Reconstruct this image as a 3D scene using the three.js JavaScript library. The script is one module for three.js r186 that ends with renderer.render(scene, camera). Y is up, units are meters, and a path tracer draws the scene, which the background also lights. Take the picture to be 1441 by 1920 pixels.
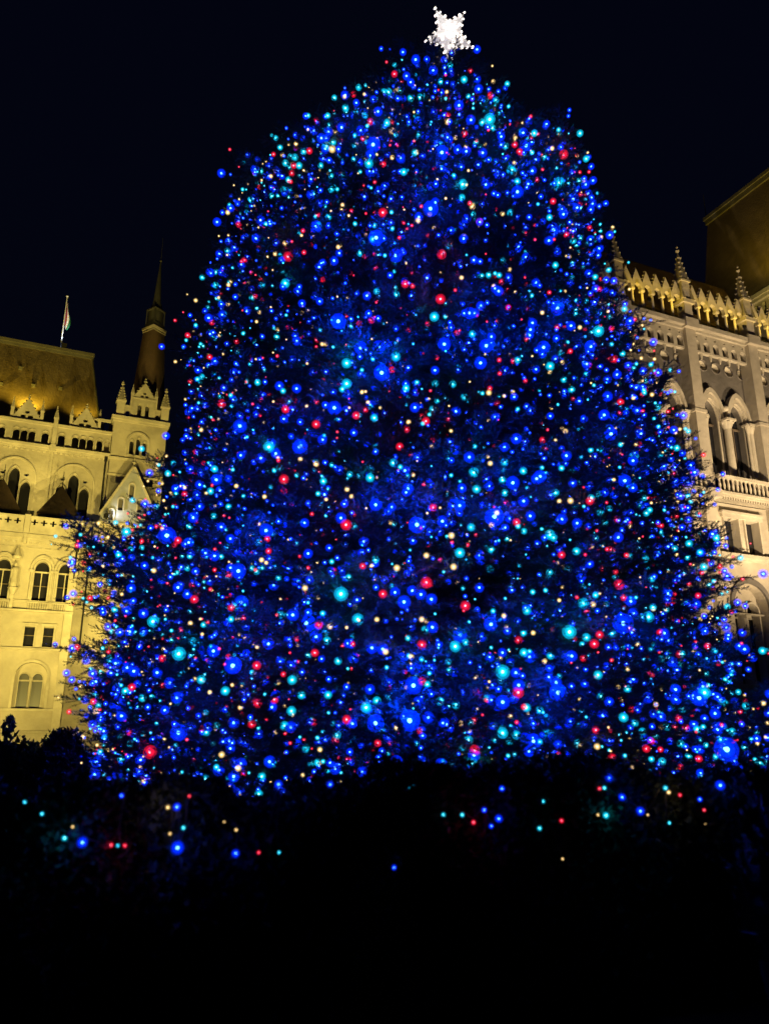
import * as THREE from 'three';
import { mergeGeometries } from 'three/addons/utils/BufferGeometryUtils.js';

// ------------------------------------------------------------------ camera, sky, exposure
const scene = new THREE.Scene();
const camera = new THREE.PerspectiveCamera(67.34, 768 / 1024, 0.05, 600);
camera.position.set(0, 1.6, 0);
camera.rotation.set(THREE.MathUtils.degToRad(16.5), 0, 0, 'YXZ');
camera.focus = 50;
camera.userData.fStop = 1.4;
const renderer = new THREE.WebGLRenderer({ antialias: true });
renderer.toneMapping = THREE.LinearToneMapping;
renderer.toneMappingExposure = 1;
renderer.shadowMap.enabled = true;

const skyTex = (() => {                       // clear winter night, a little lighter towards the horizon
  const W = 32, H = 64, d = new Float32Array(W * H * 4);
  for (let y = 0; y < H; y++) {
    const el = Math.max(0, ((y + 0.5) / H - 0.5) * 2), k = Math.exp(-el * 3);
    for (let x = 0; x < W; x++) d.set([0.0008 + 0.0004 * k, 0.0012 + 0.0004 * k, 0.0050 - 0.0012 * k, 1], (y * W + x) * 4);
  }
  const t = new THREE.DataTexture(d, W, H, THREE.RGBAFormat, THREE.FloatType);
  t.mapping = THREE.EquirectangularReflectionMapping; t.magFilter = THREE.LinearFilter; t.needsUpdate = true;
  return t;
})();
scene.background = skyTex; scene.environment = skyTex;
const nightFill = new THREE.DirectionalLight(0xbfd0ff, 0.004);   // weak directional fill light added to the night scene
nightFill.name = 'night_light'; nightFill.position.set(-60, 120, 40); nightFill.castShadow = true; nightFill.shadow.radius = 25;
Object.assign(nightFill.shadow.camera, { left: -80, right: 80, top: 80, bottom: -80, far: 400 });
scene.add(nightFill);

// ------------------------------------------------------------------ helpers
let seed = 20231;
const rnd = () => { seed = (seed + 0x6d2b79f5) | 0; let t = Math.imul(seed ^ (seed >>> 15), 1 | seed); t = (t + Math.imul(t ^ (t >>> 7), 61 | t)) ^ t; return ((t ^ (t >>> 14)) >>> 0) / 4294967296; };
const rr = (a, b) => a + (b - a) * rnd();
const V = (x, y, z) => new THREE.Vector3(x, y, z);
const used = new Map();
const numbered = (n) => { const k = used.get(n) ?? 0; used.set(n, k + 1); return k ? `${n}_${String(k).padStart(3, '0')}` : n; };
const tag = (o, label, category, group) => { Object.assign(o.userData, { label, category }); if (group) o.userData.group = group; return o; };
function thing(name, label, category, pos = [0, 0, 0], turn = 0, group) {
  const o = new THREE.Group(); o.name = numbered(name); o.position.set(...pos); o.rotation.y = turn; scene.add(o);
  return tag(o, label, category, group);
}
function norm(g) {                              // merge-ready: no index, position + normal + uv in metres
  if (g.index) g = g.toNonIndexed();
  for (const k of Object.keys(g.attributes)) if (!['position', 'normal'].includes(k)) g.deleteAttribute(k);
  const p = g.attributes.position, n = g.attributes.normal, uv = new Float32Array(p.count * 2);
  for (let i = 0; i < p.count; i += 3) {
    let nx = 0, ny = 0, nz = 0;
    for (let j = i; j < i + 3; j++) { nx += n.getX(j); ny += n.getY(j); nz += n.getZ(j); }
    nx = Math.abs(nx); ny = Math.abs(ny); nz = Math.abs(nz);
    for (let j = i; j < i + 3; j++) {
      const x = p.getX(j), y = p.getY(j), z = p.getZ(j);
      uv[j * 2] = nx > ny && nx > nz ? z : x; uv[j * 2 + 1] = ny > nx && ny > nz ? z : y;
    }
  }
  g.setAttribute('uv', new THREE.BufferAttribute(uv, 2));
  return g;
}
function part(parent, name, geos, mat, pos) {
  const g = Array.isArray(geos) ? (geos.length === 1 ? norm(geos[0]) : mergeGeometries(geos.map(norm))) : norm(geos);
  const m = new THREE.Mesh(g, mat); m.name = name; m.castShadow = m.receiveShadow = true;
  if (pos) m.position.set(...pos);
  parent.add(m); return m;
}
const shared = new Map();
function piece(parent, name, key, make, mat, pos, rot) {   // alike pieces share one geometry
  if (!shared.has(key)) shared.set(key, norm(Array.isArray(make()) ? mergeGeometries(make().map(norm)) : make()));
  const m = new THREE.Mesh(shared.get(key), mat); m.name = name; m.position.set(...pos); if (rot) m.rotation.set(...rot);
  m.castShadow = m.receiveShadow = true; parent.add(m); return m;
}
// box given by its extents
const bx = (x0, x1, y0, y1, z0, z1) => new THREE.BoxGeometry(x1 - x0, y1 - y0, z1 - z0).translate((x0 + x1) / 2, (y0 + y1) / 2, (z0 + z1) / 2);
const cyl = (r0, r1, y0, y1, x = 0, z = 0, n = 8) => new THREE.CylinderGeometry(r1, r0, y1 - y0, n).translate(x, (y0 + y1) / 2, z);
const pyr = (r, y0, y1, x = 0, z = 0, n = 4, turn = Math.PI / 4) => new THREE.ConeGeometry(r * (n === 4 ? Math.SQRT2 : 1), y1 - y0, n).rotateY(turn).translate(x, (y0 + y1) / 2, z);
// arch outline: w wide, spring height, rise; pointed 0 (round) .. 1
function arch(path, cx, w, y0, ys, rise, pointed = 0) {
  const h = w / 2, k = 0.5523, top = ys + rise, c2 = h * (k * (1 - pointed) + 0.12 * pointed), cy = rise * (k + 0.02 * pointed), dip = rise * 0.28 * pointed;
  path.moveTo(cx - h, y0); path.lineTo(cx - h, ys);
  path.bezierCurveTo(cx - h, ys + cy, cx - c2, top - dip * 0.4, cx, top);
  path.bezierCurveTo(cx + c2, top - dip * 0.4, cx + h, ys + cy, cx + h, ys);
  path.lineTo(cx + h, y0); path.lineTo(cx - h, y0);
  return path;
}
const archHole = (...a) => arch(new THREE.Path(), ...a);
const archShape = (...a) => arch(new THREE.Shape(), ...a);
const rectHole = (x0, x1, y0, y1) => { const p = new THREE.Path(); p.moveTo(x0, y0); p.lineTo(x1, y0); p.lineTo(x1, y1); p.lineTo(x0, y1); p.lineTo(x0, y0); return p; };
const roundHole = (x, y, rx, ry = rx) => { const p = new THREE.Path(); p.absellipse(x, y, rx, ry, 0, Math.PI * 2); return p; };
const polyShape = (pts) => { const s = new THREE.Shape(); pts.forEach(([x, y], i) => (i ? s.lineTo(x, y) : s.moveTo(x, y))); s.closePath(); return s; };
const ext = (shape, z0, z1, seg = 8, bevel = 0) => new THREE.ExtrudeGeometry(shape, { depth: z1 - z0 - 2 * bevel, bevelEnabled: bevel > 0, bevelSize: bevel, bevelThickness: bevel, bevelSegments: 1, bevelOffset: -bevel, curveSegments: seg }).translate(0, 0, z0 + bevel);
function wallWith(x0, x1, y0, y1, z0, z1, holes) { const s = polyShape([[x0, y0], [x1, y0], [x1, y1], [x0, y1]]); s.holes.push(...holes); return ext(s, z0, z1, 8); }
function archRing(cx, wi, wo, y0, ys, ri, ro, z0, z1, pointed = 0) {
  const s = archShape(cx, wo, y0, ys, ro, pointed); s.holes.push(archHole(cx, wi, y0 - 0.0, ys, ri, pointed));
  // a hole that touches the foot: build as one horseshoe outline instead
  const o = new THREE.Shape(), a = archShape(cx, wo, y0, ys, ro, pointed).getPoints(10), b = archShape(cx, wi, y0, ys, ri, pointed).getPoints(10);
  const outer = a.slice(0, -1), inner = b.slice(0, -1).reverse();
  [...outer, ...inner].forEach((p, i) => (i ? o.lineTo(p.x, p.y) : o.moveTo(p.x, p.y)));
  o.closePath();
  return ext(o, z0, z1, 4);
}

// ------------------------------------------------------------------ textures and materials
function fbmTexture(size, cells, octaves, map, srgb = false) {
  const grid = (n) => Array.from({ length: n * n }, rnd), layers = [];
  for (let o = 0; o < octaves; o++) layers.push([cells << o, grid(cells << o)]);
  const d = new Uint8Array(size * size * 4);
  for (let y = 0; y < size; y++) for (let x = 0; x < size; x++) {
    let s = 0, a = 0.5, tot = 0;
    for (const [n, g] of layers) {
      const fx = (x / size) * n, fy = (y / size) * n, ix = Math.floor(fx), iy = Math.floor(fy), u = fx - ix, v = fy - iy, p = u * u * (3 - 2 * u), q = v * v * (3 - 2 * v);
      const at = (i, j) => g[((iy + j) % n) * n + ((ix + i) % n)];
      s += a * ((at(0, 0) * (1 - p) + at(1, 0) * p) * (1 - q) + (at(0, 1) * (1 - p) + at(1, 1) * p) * q); tot += a; a *= 0.55;
    }
    const c = map(s / tot, x / size, y / size), i = (y * size + x) * 4;
    for (let k = 0; k < 3; k++) d[i + k] = Math.max(0, Math.min(255, Math.round(c[k] * 255)));
    d[i + 3] = 255;
  }
  const t = new THREE.DataTexture(d, size, size);
  t.wrapS = t.wrapT = THREE.RepeatWrapping; t.magFilter = THREE.LinearFilter; if (srgb) t.colorSpace = THREE.SRGBColorSpace; t.needsUpdate = true;
  return t;
}
const scaled = (t, s) => { const c = t.clone(); c.repeat.set(s, s); c.needsUpdate = true; return c; };
const blotch = fbmTexture(512, 4, 6, (s) => { const k = 0.62 + 0.76 * (s - 0.1) * 0.55 + 0.0; const f = Math.min(1, Math.max(0.35, 0.45 + s * 0.75)); return [f, f * 0.985, f * 0.96]; });
const rough = fbmTexture(256, 8, 5, (s) => [s, s, s]);
const std = (rgb, o = {}) => { const m = new THREE.MeshStandardMaterial({ roughness: 0.9, ...o }); m.color.setRGB(...rgb); return m; };
const M = {
  stone: std([0.50, 0.45, 0.36], { map: scaled(blotch, 0.16), bumpMap: scaled(rough, 0.5), bumpScale: 0.03 }),
  trim: std([0.55, 0.50, 0.40], { map: scaled(blotch, 0.3), bumpMap: scaled(rough, 0.8), bumpScale: 0.015 }),
  sootShade: std([0.16, 0.145, 0.13], { map: scaled(blotch, 0.22), bumpMap: scaled(rough, 0.6), bumpScale: 0.03 }),  // soot and the shade of recesses both mixed into this dark stone
  roof: std([0.20, 0.155, 0.085], { map: scaled(blotch, 0.35), roughness: 0.75, bumpMap: scaled(rough, 1.2), bumpScale: 0.03 }),
  brownRoof: std([0.12, 0.075, 0.045], { map: scaled(blotch, 0.4), roughness: 0.75, bumpMap: scaled(rough, 1.2), bumpScale: 0.03 }),
  lead: std([0.11, 0.11, 0.10], { roughness: 0.6, metalness: 0.3, map: scaled(blotch, 0.5) }),
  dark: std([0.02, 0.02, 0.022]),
  glass: std([0.018, 0.018, 0.022], { roughness: 0.15 }),
  curtain: std([0.06, 0.06, 0.052], { roughness: 0.3 }),
  wood: std([0.12, 0.09, 0.06], { roughness: 0.7 }),
  iron: std([0.03, 0.03, 0.032], { roughness: 0.5, metalness: 0.6 }),
  paving: std([0.018, 0.018, 0.02], { map: scaled(blotch, 0.4), roughness: 0.55, bumpMap: scaled(rough, 0.9), bumpScale: 0.02 }),
  needle: std([0.020, 0.042, 0.038], { roughness: 0.9 }),
  hedge: std([0.018, 0.030, 0.018], { roughness: 0.8 }),
  bark: std([0.06, 0.045, 0.032], { map: scaled(blotch, 1.5), bumpMap: scaled(rough, 3), bumpScale: 0.03 }),
  grey: std([0.34, 0.35, 0.37], { map: scaled(blotch, 0.3), bumpMap: scaled(rough, 0.8), bumpScale: 0.015 }),  // cool grey put in for the white light on the porch gable
  fence: std([0.012, 0.011, 0.012], { roughness: 0.85, map: scaled(blotch, 0.8) }),
};
M.needle.side = THREE.DoubleSide;
const glow = (rgb) => { const m = new THREE.MeshStandardMaterial({ roughness: 0.4 }); m.color.setRGB(0.3, 0.3, 0.3); m.emissive.setRGB(...rgb); return m; };

// ------------------------------------------------------------------ ground
{
  const g = new THREE.PlaneGeometry(700, 700, 1, 1).rotateX(-Math.PI / 2);
  const m = new THREE.Mesh(norm(g), M.paving); m.name = 'ground'; m.receiveShadow = true; m.userData.kind = 'structure'; scene.add(m);
}

// ------------------------------------------------------------------ floodlights
const lampBody = () => [bx(-0.2, 0.2, 0.12, 0.42, -0.14, 0.1), bx(-0.03, 0.03, 0, 0.14, -0.05, 0.05), bx(-0.15, 0.15, 0, 0.03, -0.12, 0.12), bx(-0.23, 0.23, 0.4, 0.44, -0.16, 0.16)];
function floodlight(label, pos, target, color, intensity, angle, penumbra = 0.6, soft = 8, seen = 3) {
  const p = V(...pos), t = V(...target), turn = Math.atan2(t.x - p.x, t.z - p.z);
  const o = thing('floodlight', label, 'floodlight', pos, turn);
  part(o, 'housing', lampBody(), M.iron);
  const c = new THREE.Color(...color);
  part(o, 'lens', bx(-0.17, 0.17, 0.15, 0.39, 0.105, 0.115), glow([c.r * seen, c.g * seen, c.b * seen]));
  const l = new THREE.SpotLight(c, intensity, 0, angle, penumbra, 2);
  l.name = 'floodlight_beam'; l.position.copy(p).add(V(Math.sin(turn) * 0.2, 0.3, Math.cos(turn) * 0.2)); l.target.position.copy(t); l.castShadow = true; l.shadow.radius = soft;
  scene.add(l, l.target);
  return o;
}
const AMBER = [1, 0.77, 0.17], GOLD = [1, 0.66, 0.05], WARM = [1, 0.74, 0.43], WHITE = [0.85, 0.93, 1];

// ------------------------------------------------------------------ the parliament, left wing (x along the wall, y up, z out of the wall)
const TURN = THREE.MathUtils.degToRad(24);
const LO = V(-26.851, 0, -56), RO = V(18.3, 0, -43);
const toWorld = (o, x, y, z) => [o.x + Math.cos(TURN) * x + Math.sin(TURN) * z, y, o.z - Math.sin(TURN) * x + Math.cos(TURN) * z];

function pinnacle(parent, mat, x, y0, y1, y2, z, w) {   // square shaft with a crocketed spirelet and finial
  const g = () => {
    const a = [bx(-w / 2, w / 2, 0, y1 - y0, -w / 2, w / 2), bx(-w * 0.62, w * 0.62, y1 - y0 - 0.001, y1 - y0 + w * 0.22, -w * 0.62, w * 0.62)];
    const b = y1 - y0 + w * 0.22, h = y2 - y1;
    a.push(pyr(w * 0.54, b - 0.002, b + h * 0.84));
    for (const s of [[1, 1], [-1, 1], [1, -1], [-1, -1]]) for (let k = 0; k < 5; k++) {
      const f = 0.08 + k * 0.17, r = w * 0.43 * (1 - f) + w * 0.03;
      a.push(new THREE.OctahedronGeometry(w * (0.2 - k * 0.012)).scale(1, 1.25, 1).translate(s[0] * r, b + h * 0.84 * f, s[1] * r));
    }
    a.push(new THREE.OctahedronGeometry(w * 0.26).translate(0, b + h * 0.84, 0), new THREE.OctahedronGeometry(w * 0.16).scale(1, 1.8, 1).translate(0, b + h * 0.94, 0));
    return a;
  };
  return piece(parent, 'pinnacle', ['pinnacle', y1 - y0, y2 - y1, w].map(String).join(), g, mat, [x, y0, z]);
}
function lancet(parent, cx, w, y0, ys, rise, z, pointed = 0, o = {}) {   // window: surround > pane, mullion, transom
  const f = o.frame ?? 0.09;
  const s = part(parent, 'window', [archRing(cx, w, w + 2 * f, y0, ys, rise, rise + f, z - 0.02, z + (o.proud ?? 0.08), pointed), bx(cx - w / 2 - f - 0.05, cx + w / 2 + f + 0.05, y0 - 0.12, y0 - 0.003, z - 0.02, z + 0.16)], o.mat ?? M.trim);
  part(s, 'pane', ext(archShape(cx, w, y0 + 0.002, ys, rise - 0.002, pointed), z - 0.42, z - 0.40), o.glass ?? M.glass);
  if (o.transom) part(s, 'transom', bx(cx - w / 2, cx + w / 2, o.transom - 0.05, o.transom + 0.05, z - 0.38, z - 0.26), o.bar ?? M.trim);
  if (o.mullion) part(s, 'mullion', bx(cx - 0.035, cx + 0.035, y0, o.transom ? o.transom - 0.05 : ys + rise * 0.9, z - 0.38, z - 0.28), o.bar ?? M.trim);
  if (o.rail) part(s, 'glazing_bar', bx(cx - w / 2, cx + w / 2, o.rail - 0.025, o.rail + 0.025, z - 0.375, z - 0.29), M.wood);
  return s;
}

const wing = thing('parliament_wing', 'yellow floodlit stone wing with steep golden roof and gabled parapet, left of the tree', 'palace', LO.toArray(), TURN);
{
  const gables = [-9.73, -5.46, -1.19, 3.08], mids = [-7.6, -3.33, 0.94];
  const holes = [], lo = [];
  // loggia openings under the parapet
  for (const g of gables) for (const [c, w] of [[-0.57, 0.5], [-0.02, 0.5], [0.53, 0.5], [-1.6, 0.5], [1.48, 0.5]]) if (g + c < 4.4) lo.push([g + c, w]);
  lo.push([4.32, 0.46], [4.88, 0.42]);
  for (const [c, w] of lo) holes.push(archHole(c, w, 23.78, 24.58, 0.27));
  const triples = [-10.0, -5.73, -1.46, 2.75];
  for (const t of triples) { holes.push(archHole(t - 0.85, 0.72, 17.6, 20.0, 0.62, 0.4), archHole(t, 0.76, 17.6, 20.9, 0.75, 0.4), archHole(t + 0.85, 0.72, 17.6, 20.0, 0.62, 0.4)); for (const s of [-0.82, 0.82]) holes.push(roundHole(t + s, 21.1, 0.17, 0.13)); }
  part(wing, 'upper_wall', wallWith(-11, 5.15, 12, 25.3, -0.55, 0, holes), M.stone);
  part(wing, 'loggia_back', bx(-11, 5.1, 23.3, 25.2, -1.5, -1.3), M.sootShade);
  part(wing, 'loggia_floor', bx(-11, 5.1, 23.45, 23.6, -1.3, -0.56), M.stone);
  for (const [c, w] of lo) part(wing, 'loggia_arch', archRing(c, w, w + 0.12, 23.78, 24.58, 0.27, 0.33, -0.02, 0.06), M.trim);
  for (const t of triples) {
    lancet(wing, t - 0.85, 0.72, 17.6, 20.0, 0.62, 0, 0.4, { mullion: false }); lancet(wing, t, 0.76, 17.6, 20.9, 0.75, 0, 0.4); lancet(wing, t + 0.85, 0.72, 17.6, 20.0, 0.62, 0, 0.4);
    for (const s of [-0.82, 0.82]) part(wing, 'oval_window', ext((() => { const h = new THREE.Shape(); h.absellipse(t + s, 21.1, 0.165, 0.125, 0, 7); return h; })(), -0.4, -0.38), M.glass);
    part(wing, 'hood_mould', archRing(t, 2.9, 3.14, 17.4, 20.6, 1.72, 1.84, -0.02, 0.12), M.trim);
  }
  for (const x of [-7.5, -3.3, 0.95]) part(wing, 'pilaster', [bx(x - 0.1, x + 0.1, 16.8, 23.2, -0.02, 0.14), bx(x - 0.2, x + 0.2, 23.2, 23.75, -0.02, 0.34)], M.trim);
  part(wing, 'string_cornice', [bx(-11, 5.2, 23.25, 23.42, -0.02, 0.18), bx(-11, 5.22, 23.42, 23.62, -0.02, 0.32), ...Array.from({ length: 40 }, (_, i) => bx(-10.9 + i * 0.4, -10.7 + i * 0.4, 23.08, 23.25, -0.02, 0.14))], M.trim);
  part(wing, 'parapet_coping', [bx(-11, 5.2, 25.3, 25.42, -0.6, 0.2), bx(-11, 5.2, 25.42, 25.5, -0.6, 0.28)], M.trim);
  for (const c of gables) {
    const s = polyShape([[c - 1.0, 25.5], [c + 1.0, 25.5], [c + 1.0, 25.72], [c + 0.06, 27.28], [c - 0.06, 27.28], [c - 1.0, 25.72]]);
    for (const [dx, dy, r] of [[0, 26.22, 0.17], [-0.26, 25.84, 0.2], [0.26, 25.84, 0.2]]) s.holes.push(roundHole(c + dx, dy, r));
    const g = part(wing, 'gable', [ext(s, -0.35, 0.05), ...[-1, 1].flatMap((d) => Array.from({ length: 6 }, (_, k) => new THREE.OctahedronGeometry(0.11).translate(c + d * (0.98 - k * 0.165), 25.86 + k * 0.27, -0.12)))], M.trim);
    part(g, 'tracery_backing', bx(c - 0.7, c + 0.7, 25.55, 26.5, -0.5, -0.45), M.sootShade);
    part(g, 'finial', [cyl(0.05, 0.05, 27.28, 27.62, c, -0.15, 6), new THREE.OctahedronGeometry(0.15).translate(c, 27.5, -0.15), new THREE.OctahedronGeometry(0.09).translate(c, 27.72, -0.15)], M.trim);
    for (const d of [-1.06, 1.06]) pinnacle(wing, M.trim, c + d, 25.5, 26.45, 27.4, -0.1, 0.24);
  }
  for (const c of mids) pinnacle(wing, M.trim, c, 23.75, 25.95, 27.0, 0.14, 0.3);
  // dark band behind the parapet, standing in for the shade there
  part(wing, 'attic_shade_band', bx(-11, 4.6, 24.5, 26.9, -2.1, -1.7), M.sootShade);
  // steep roof with a lead ridge band
  const roofG = new THREE.BufferGeometry();
  const RP = [[-12, 26.2, -1.75], [4.35, 26.2, -1.75], [3.16, 34.6, -6], [-12, 34.6, -6], [4.35, 26.2, -13], [3.16, 34.6, -9], [-12, 26.2, -13], [-12, 34.6, -9]];
  const quads = [[0, 1, 2, 3], [1, 4, 5, 2], [4, 6, 7, 5], [3, 2, 5, 7]], rp = [];
  for (const [a, b, c, d] of quads) for (const i of [a, b, c, a, c, d]) rp.push(...RP[i]);
  roofG.setAttribute('position', new THREE.Float32BufferAttribute(rp, 3)); roofG.computeVertexNormals();
  const roof = part(wing, 'roof', roofG, M.roof);
  part(roof, 'ridge_band', [bx(-12, 3.22, 34.55, 34.8, -9.1, -5.86), bx(-12, 3.3, 34.8, 35.08, -9.2, -5.74)], M.lead);
  part(roof, 'hip_roll', new THREE.TubeGeometry(new THREE.LineCurve3(V(4.35, 26.2, -1.75), V(3.16, 34.6, -6)), 2, 0.09, 6), M.lead);
  for (const [x, y] of [[-3.6, 29.6], [-1.2, 30.0], [0.9, 30.2], [-2.4, 31.8]]) { const z = -1.75 - (y - 26.2) * 0.506; part(roof, 'roof_vent', [bx(x - 0.14, x + 0.14, y - 0.1, y + 0.14, z - 0.1, z + 0.26), new THREE.ConeGeometry(0.24, 0.2, 4).rotateY(Math.PI / 4).translate(x, y + 0.24, z + 0.1)], M.lead); }
  part(wing, 'end_wall', bx(4.6, 5.12, 12, 25.3, -12, -0.56), M.stone);
  // drain pipe in the corner
  part(wing, 'drain_pipe', [cyl(0.07, 0.07, 18.6, 23.1, 4.92, 0.12, 8), bx(4.8, 5.04, 23.0, 23.35, 0.02, 0.26), new THREE.TorusGeometry(0.16, 0.07, 6, 8, Math.PI / 2).rotateY(-Math.PI / 2).translate(4.92, 18.5, 0.1)], M.iron);

  // lower storeys, standing forward, with a terrace on top
  const Z = 3.5, lh = [], bays = [-9.99, -5.95, -1.91, 2.13];
  const big = bays.flatMap((b) => [b - 0.78, b + 0.78]).filter((c) => c < 3.1);
  for (const c of big) { lh.push(archHole(c, 0.94, 10.9, 13.05, 0.68)); }
  const small = []; for (const b of bays) small.push(b - 1.09, b + 0.12); small.forEach((c) => lh.push(rectHole(c - 0.32, c + 0.32, 7.75, 9.1)));
  const niches = []; for (const b of bays) niches.push(b - 0.62); niches.forEach((c) => lh.push(archHole(c, 2.0, 3.62, 5.8, 0.88)));
  part(wing, 'lower_wall', wallWith(-11, 3.62, 0, 15.3, Z - 0.5, Z, lh), M.stone);
  part(wing, 'terrace_deck', bx(-11, 3.6, 15.3, 15.42, 0.02, Z - 0.02), M.stone);
  part(wing, 'lower_end_wall', bx(3.1, 3.6, 0, 15.3, 0.02, Z - 0.52), M.stone);
  for (const c of big) {
    lancet(wing, c, 0.94, 10.9, 13.05, 0.68, Z, 0, { mullion: true, transom: 13.0, rail: 12.0, frame: 0.12 });
    part(wing, 'window_hood', archRing(c, 1.3, 1.56, 13.0, 13.05, 0.95, 1.12, Z - 0.02, Z + 0.14), M.trim);
    for (const d of [-0.66, 0.66]) part(wing, 'colonnette', [cyl(0.08, 0.08, 10.95, 12.9, c + d, Z + 0.08, 8), bx(c + d - 0.14, c + d + 0.14, 12.9, 13.08, Z - 0.02, Z + 0.2)], M.trim);
    part(wing, 'sill_balustrade', [bx(c - 0.7, c + 0.7, 10.72, 10.8, Z - 0.02, Z + 0.24), ...Array.from({ length: 9 }, (_, i) => cyl(0.045, 0.045, 10.26, 10.72, c - 0.6 + i * 0.15, Z + 0.13, 6))], M.trim);
  }
  for (const c of small) {
    const w = part(wing, 'window', [bx(c - 0.44, c - 0.32, 7.7, 9.2, Z - 0.02, Z + 0.08), bx(c + 0.32, c + 0.44, 7.7, 9.2, Z - 0.02, Z + 0.08), bx(c - 0.5, c + 0.5, 9.2, 9.34, Z - 0.02, Z + 0.14)], M.trim);
    part(w, 'pane', bx(c - 0.32, c + 0.32, 7.76, 9.09, Z - 0.4, Z - 0.38), M.glass); part(w, 'glazing_bar', bx(c - 0.32, c + 0.32, 8.5, 8.55, Z - 0.375, Z - 0.3), M.wood);
  }
  for (const c of niches) {
    part(wing, 'arched_recess', [archRing(c, 2.02, 2.34, 3.62, 5.8, 0.89, 1.06, Z - 0.02, Z + 0.12)], M.trim);
    const back = polyShape([[c - 1.05, 3.5], [c + 1.05, 3.5], [c + 1.05, 6.9], [c - 1.05, 6.9]]);
    for (const d of [-0.42, 0.42]) back.holes.push(archHole(c + d, 0.66, 3.68, 5.6, 0.36));
    part(wing, 'recess_wall', ext(back, Z - 0.85, Z - 0.52), M.stone);
    for (const d of [-0.42, 0.42]) lancet(wing, c + d, 0.66, 3.68, 5.6, 0.36, Z - 0.52, 0, { frame: 0.06, transom: 5.5, glass: M.curtain });
    part(wing, 'recess_column', [cyl(0.07, 0.07, 3.7, 5.5, c, Z - 0.4, 8), bx(c - 0.11, c + 0.11, 5.5, 5.64, Z - 0.52, Z - 0.3)], M.trim);
  }
  part(wing, 'ledge', [bx(-11, 3.68, 10.1, 10.24, Z - 0.02, Z + 0.3)], M.trim);
  part(wing, 'ledge', [bx(-11, 3.68, 10.84, 10.9, Z - 0.02, Z + 0.1)], M.trim);
  part(wing, 'ledge', [bx(-11, 3.68, 7.5, 7.64, Z - 0.02, Z + 0.2)], M.trim);
  part(wing, 'ledge', [bx(-11, 3.68, 3.46, 3.6, Z - 0.02, Z + 0.22)], M.trim);
  part(wing, 'base_course', [bx(-11, 3.72, 2.02, 2.16, Z - 0.02, Z + 0.3), bx(-11, 3.7, 0, 2.0, Z - 0.02, Z + 0.22)], M.trim);
  part(wing, 'corner_pier', [bx(3.12, 3.66, 0, 15.2, Z - 0.02, Z + 0.16)], M.trim);
  // panelled frieze and corbels under the balustrade
  part(wing, 'frieze', [bx(-11, 3.66, 15.3, 15.6, Z - 0.5, Z + 0.24), bx(-11, 3.66, 15.08, 15.3, Z - 0.02, Z + 0.12), ...Array.from({ length: 46 }, (_, i) => bx(-10.9 + i * 0.315, -10.76 + i * 0.315, 14.92, 15.08, Z - 0.02, Z + 0.1)), ...Array.from({ length: 24 }, (_, i) => bx(-10.85 + i * 0.61, -10.42 + i * 0.61, 14.62, 14.66, Z - 0.02, Z + 0.05))], M.trim);
  // terrace balustrade pierced with crosses
  const cross = (x, y, a, b) => { const p = new THREE.Path(); [[-b, -a], [b, -a], [b, -b], [a, -b], [a, b], [b, b], [b, a], [-b, a], [-b, b], [-a, b], [-a, -b], [-b, -b]].forEach(([dx, dy], i) => (i ? p.lineTo(x + dx, y + dy) : p.moveTo(x + dx, y + dy))); p.closePath(); return p; };
  for (const [a, b] of [[-8.1, -4.2], [-4.0, -0.22], [0.18, 3.64]]) {
    const n = Math.round((b - a) / 0.615), hs = []; for (let i = 0; i < n; i++) hs.push(cross(a + 0.27 + i * 0.615, 16.5, 0.22, 0.065));
    part(wing, 'balustrade', [wallWith(a, b, 15.62, 16.78, Z - 0.05, Z + 0.17, hs), bx(a, b, 16.78, 16.92, Z - 0.12, Z + 0.24)], M.trim);
  }
  for (const x of [-4.1, -0.02]) part(wing, 'balustrade_pedestal', [bx(x - 0.18, x + 0.18, 15.62, 17.0, Z - 0.12, Z + 0.28), pyr(0.2, 17.0, 17.3, x, Z + 0.08), bx(x - 0.1, x + 0.1, 14.9, 15.6, Z - 0.02, Z + 0.34)], M.trim);
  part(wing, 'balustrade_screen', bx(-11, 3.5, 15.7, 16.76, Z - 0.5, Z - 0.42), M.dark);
  // statues on brackets on the piers
  for (const x of [-4.4, -0.36]) {
    const pts = [[0, 0], [0.2, 0], [0.24, 0.3], [0.2, 0.8], [0.23, 1.15], [0.25, 1.32], [0.13, 1.42], [0.07, 1.48], [0.115, 1.56], [0.12, 1.68], [0.06, 1.78], [0, 1.8]].map(([a, b]) => new THREE.Vector2(a, b));
    part(wing, 'statue', [new THREE.LatheGeometry(pts, 10).translate(x, 11.7, Z + 0.3), cyl(0.06, 0.07, 12.35, 12.95, x - 0.2, Z + 0.4, 6)], M.trim);
    part(wing, 'statue_bracket', [new THREE.CylinderGeometry(0.34, 0.1, 0.5, 8).translate(x, 11.44, Z + 0.26), bx(x - 0.1, x + 0.1, 10.3, 11.2, Z - 0.02, Z + 0.16)], M.trim);
    part(wing, 'statue_canopy', [pyr(0.3, 13.9, 14.7, x, Z + 0.26, 6, 0), cyl(0.3, 0.32, 13.72, 13.9, x, Z + 0.26, 6)], M.trim);
  }
  part(wing, 'bracket_lamp', [bx(3.3, 3.6, 14.6, 15.0, Z + 0.16, Z + 0.5), cyl(0.16, 0.24, 15.0, 15.9, 3.46, Z + 0.42, 6), pyr(0.2, 15.9, 16.3, 3.46, Z + 0.42, 6, 0), cyl(0.04, 0.07, 12.6, 14.6, 3.46, Z + 0.3, 6)], M.iron);
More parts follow.
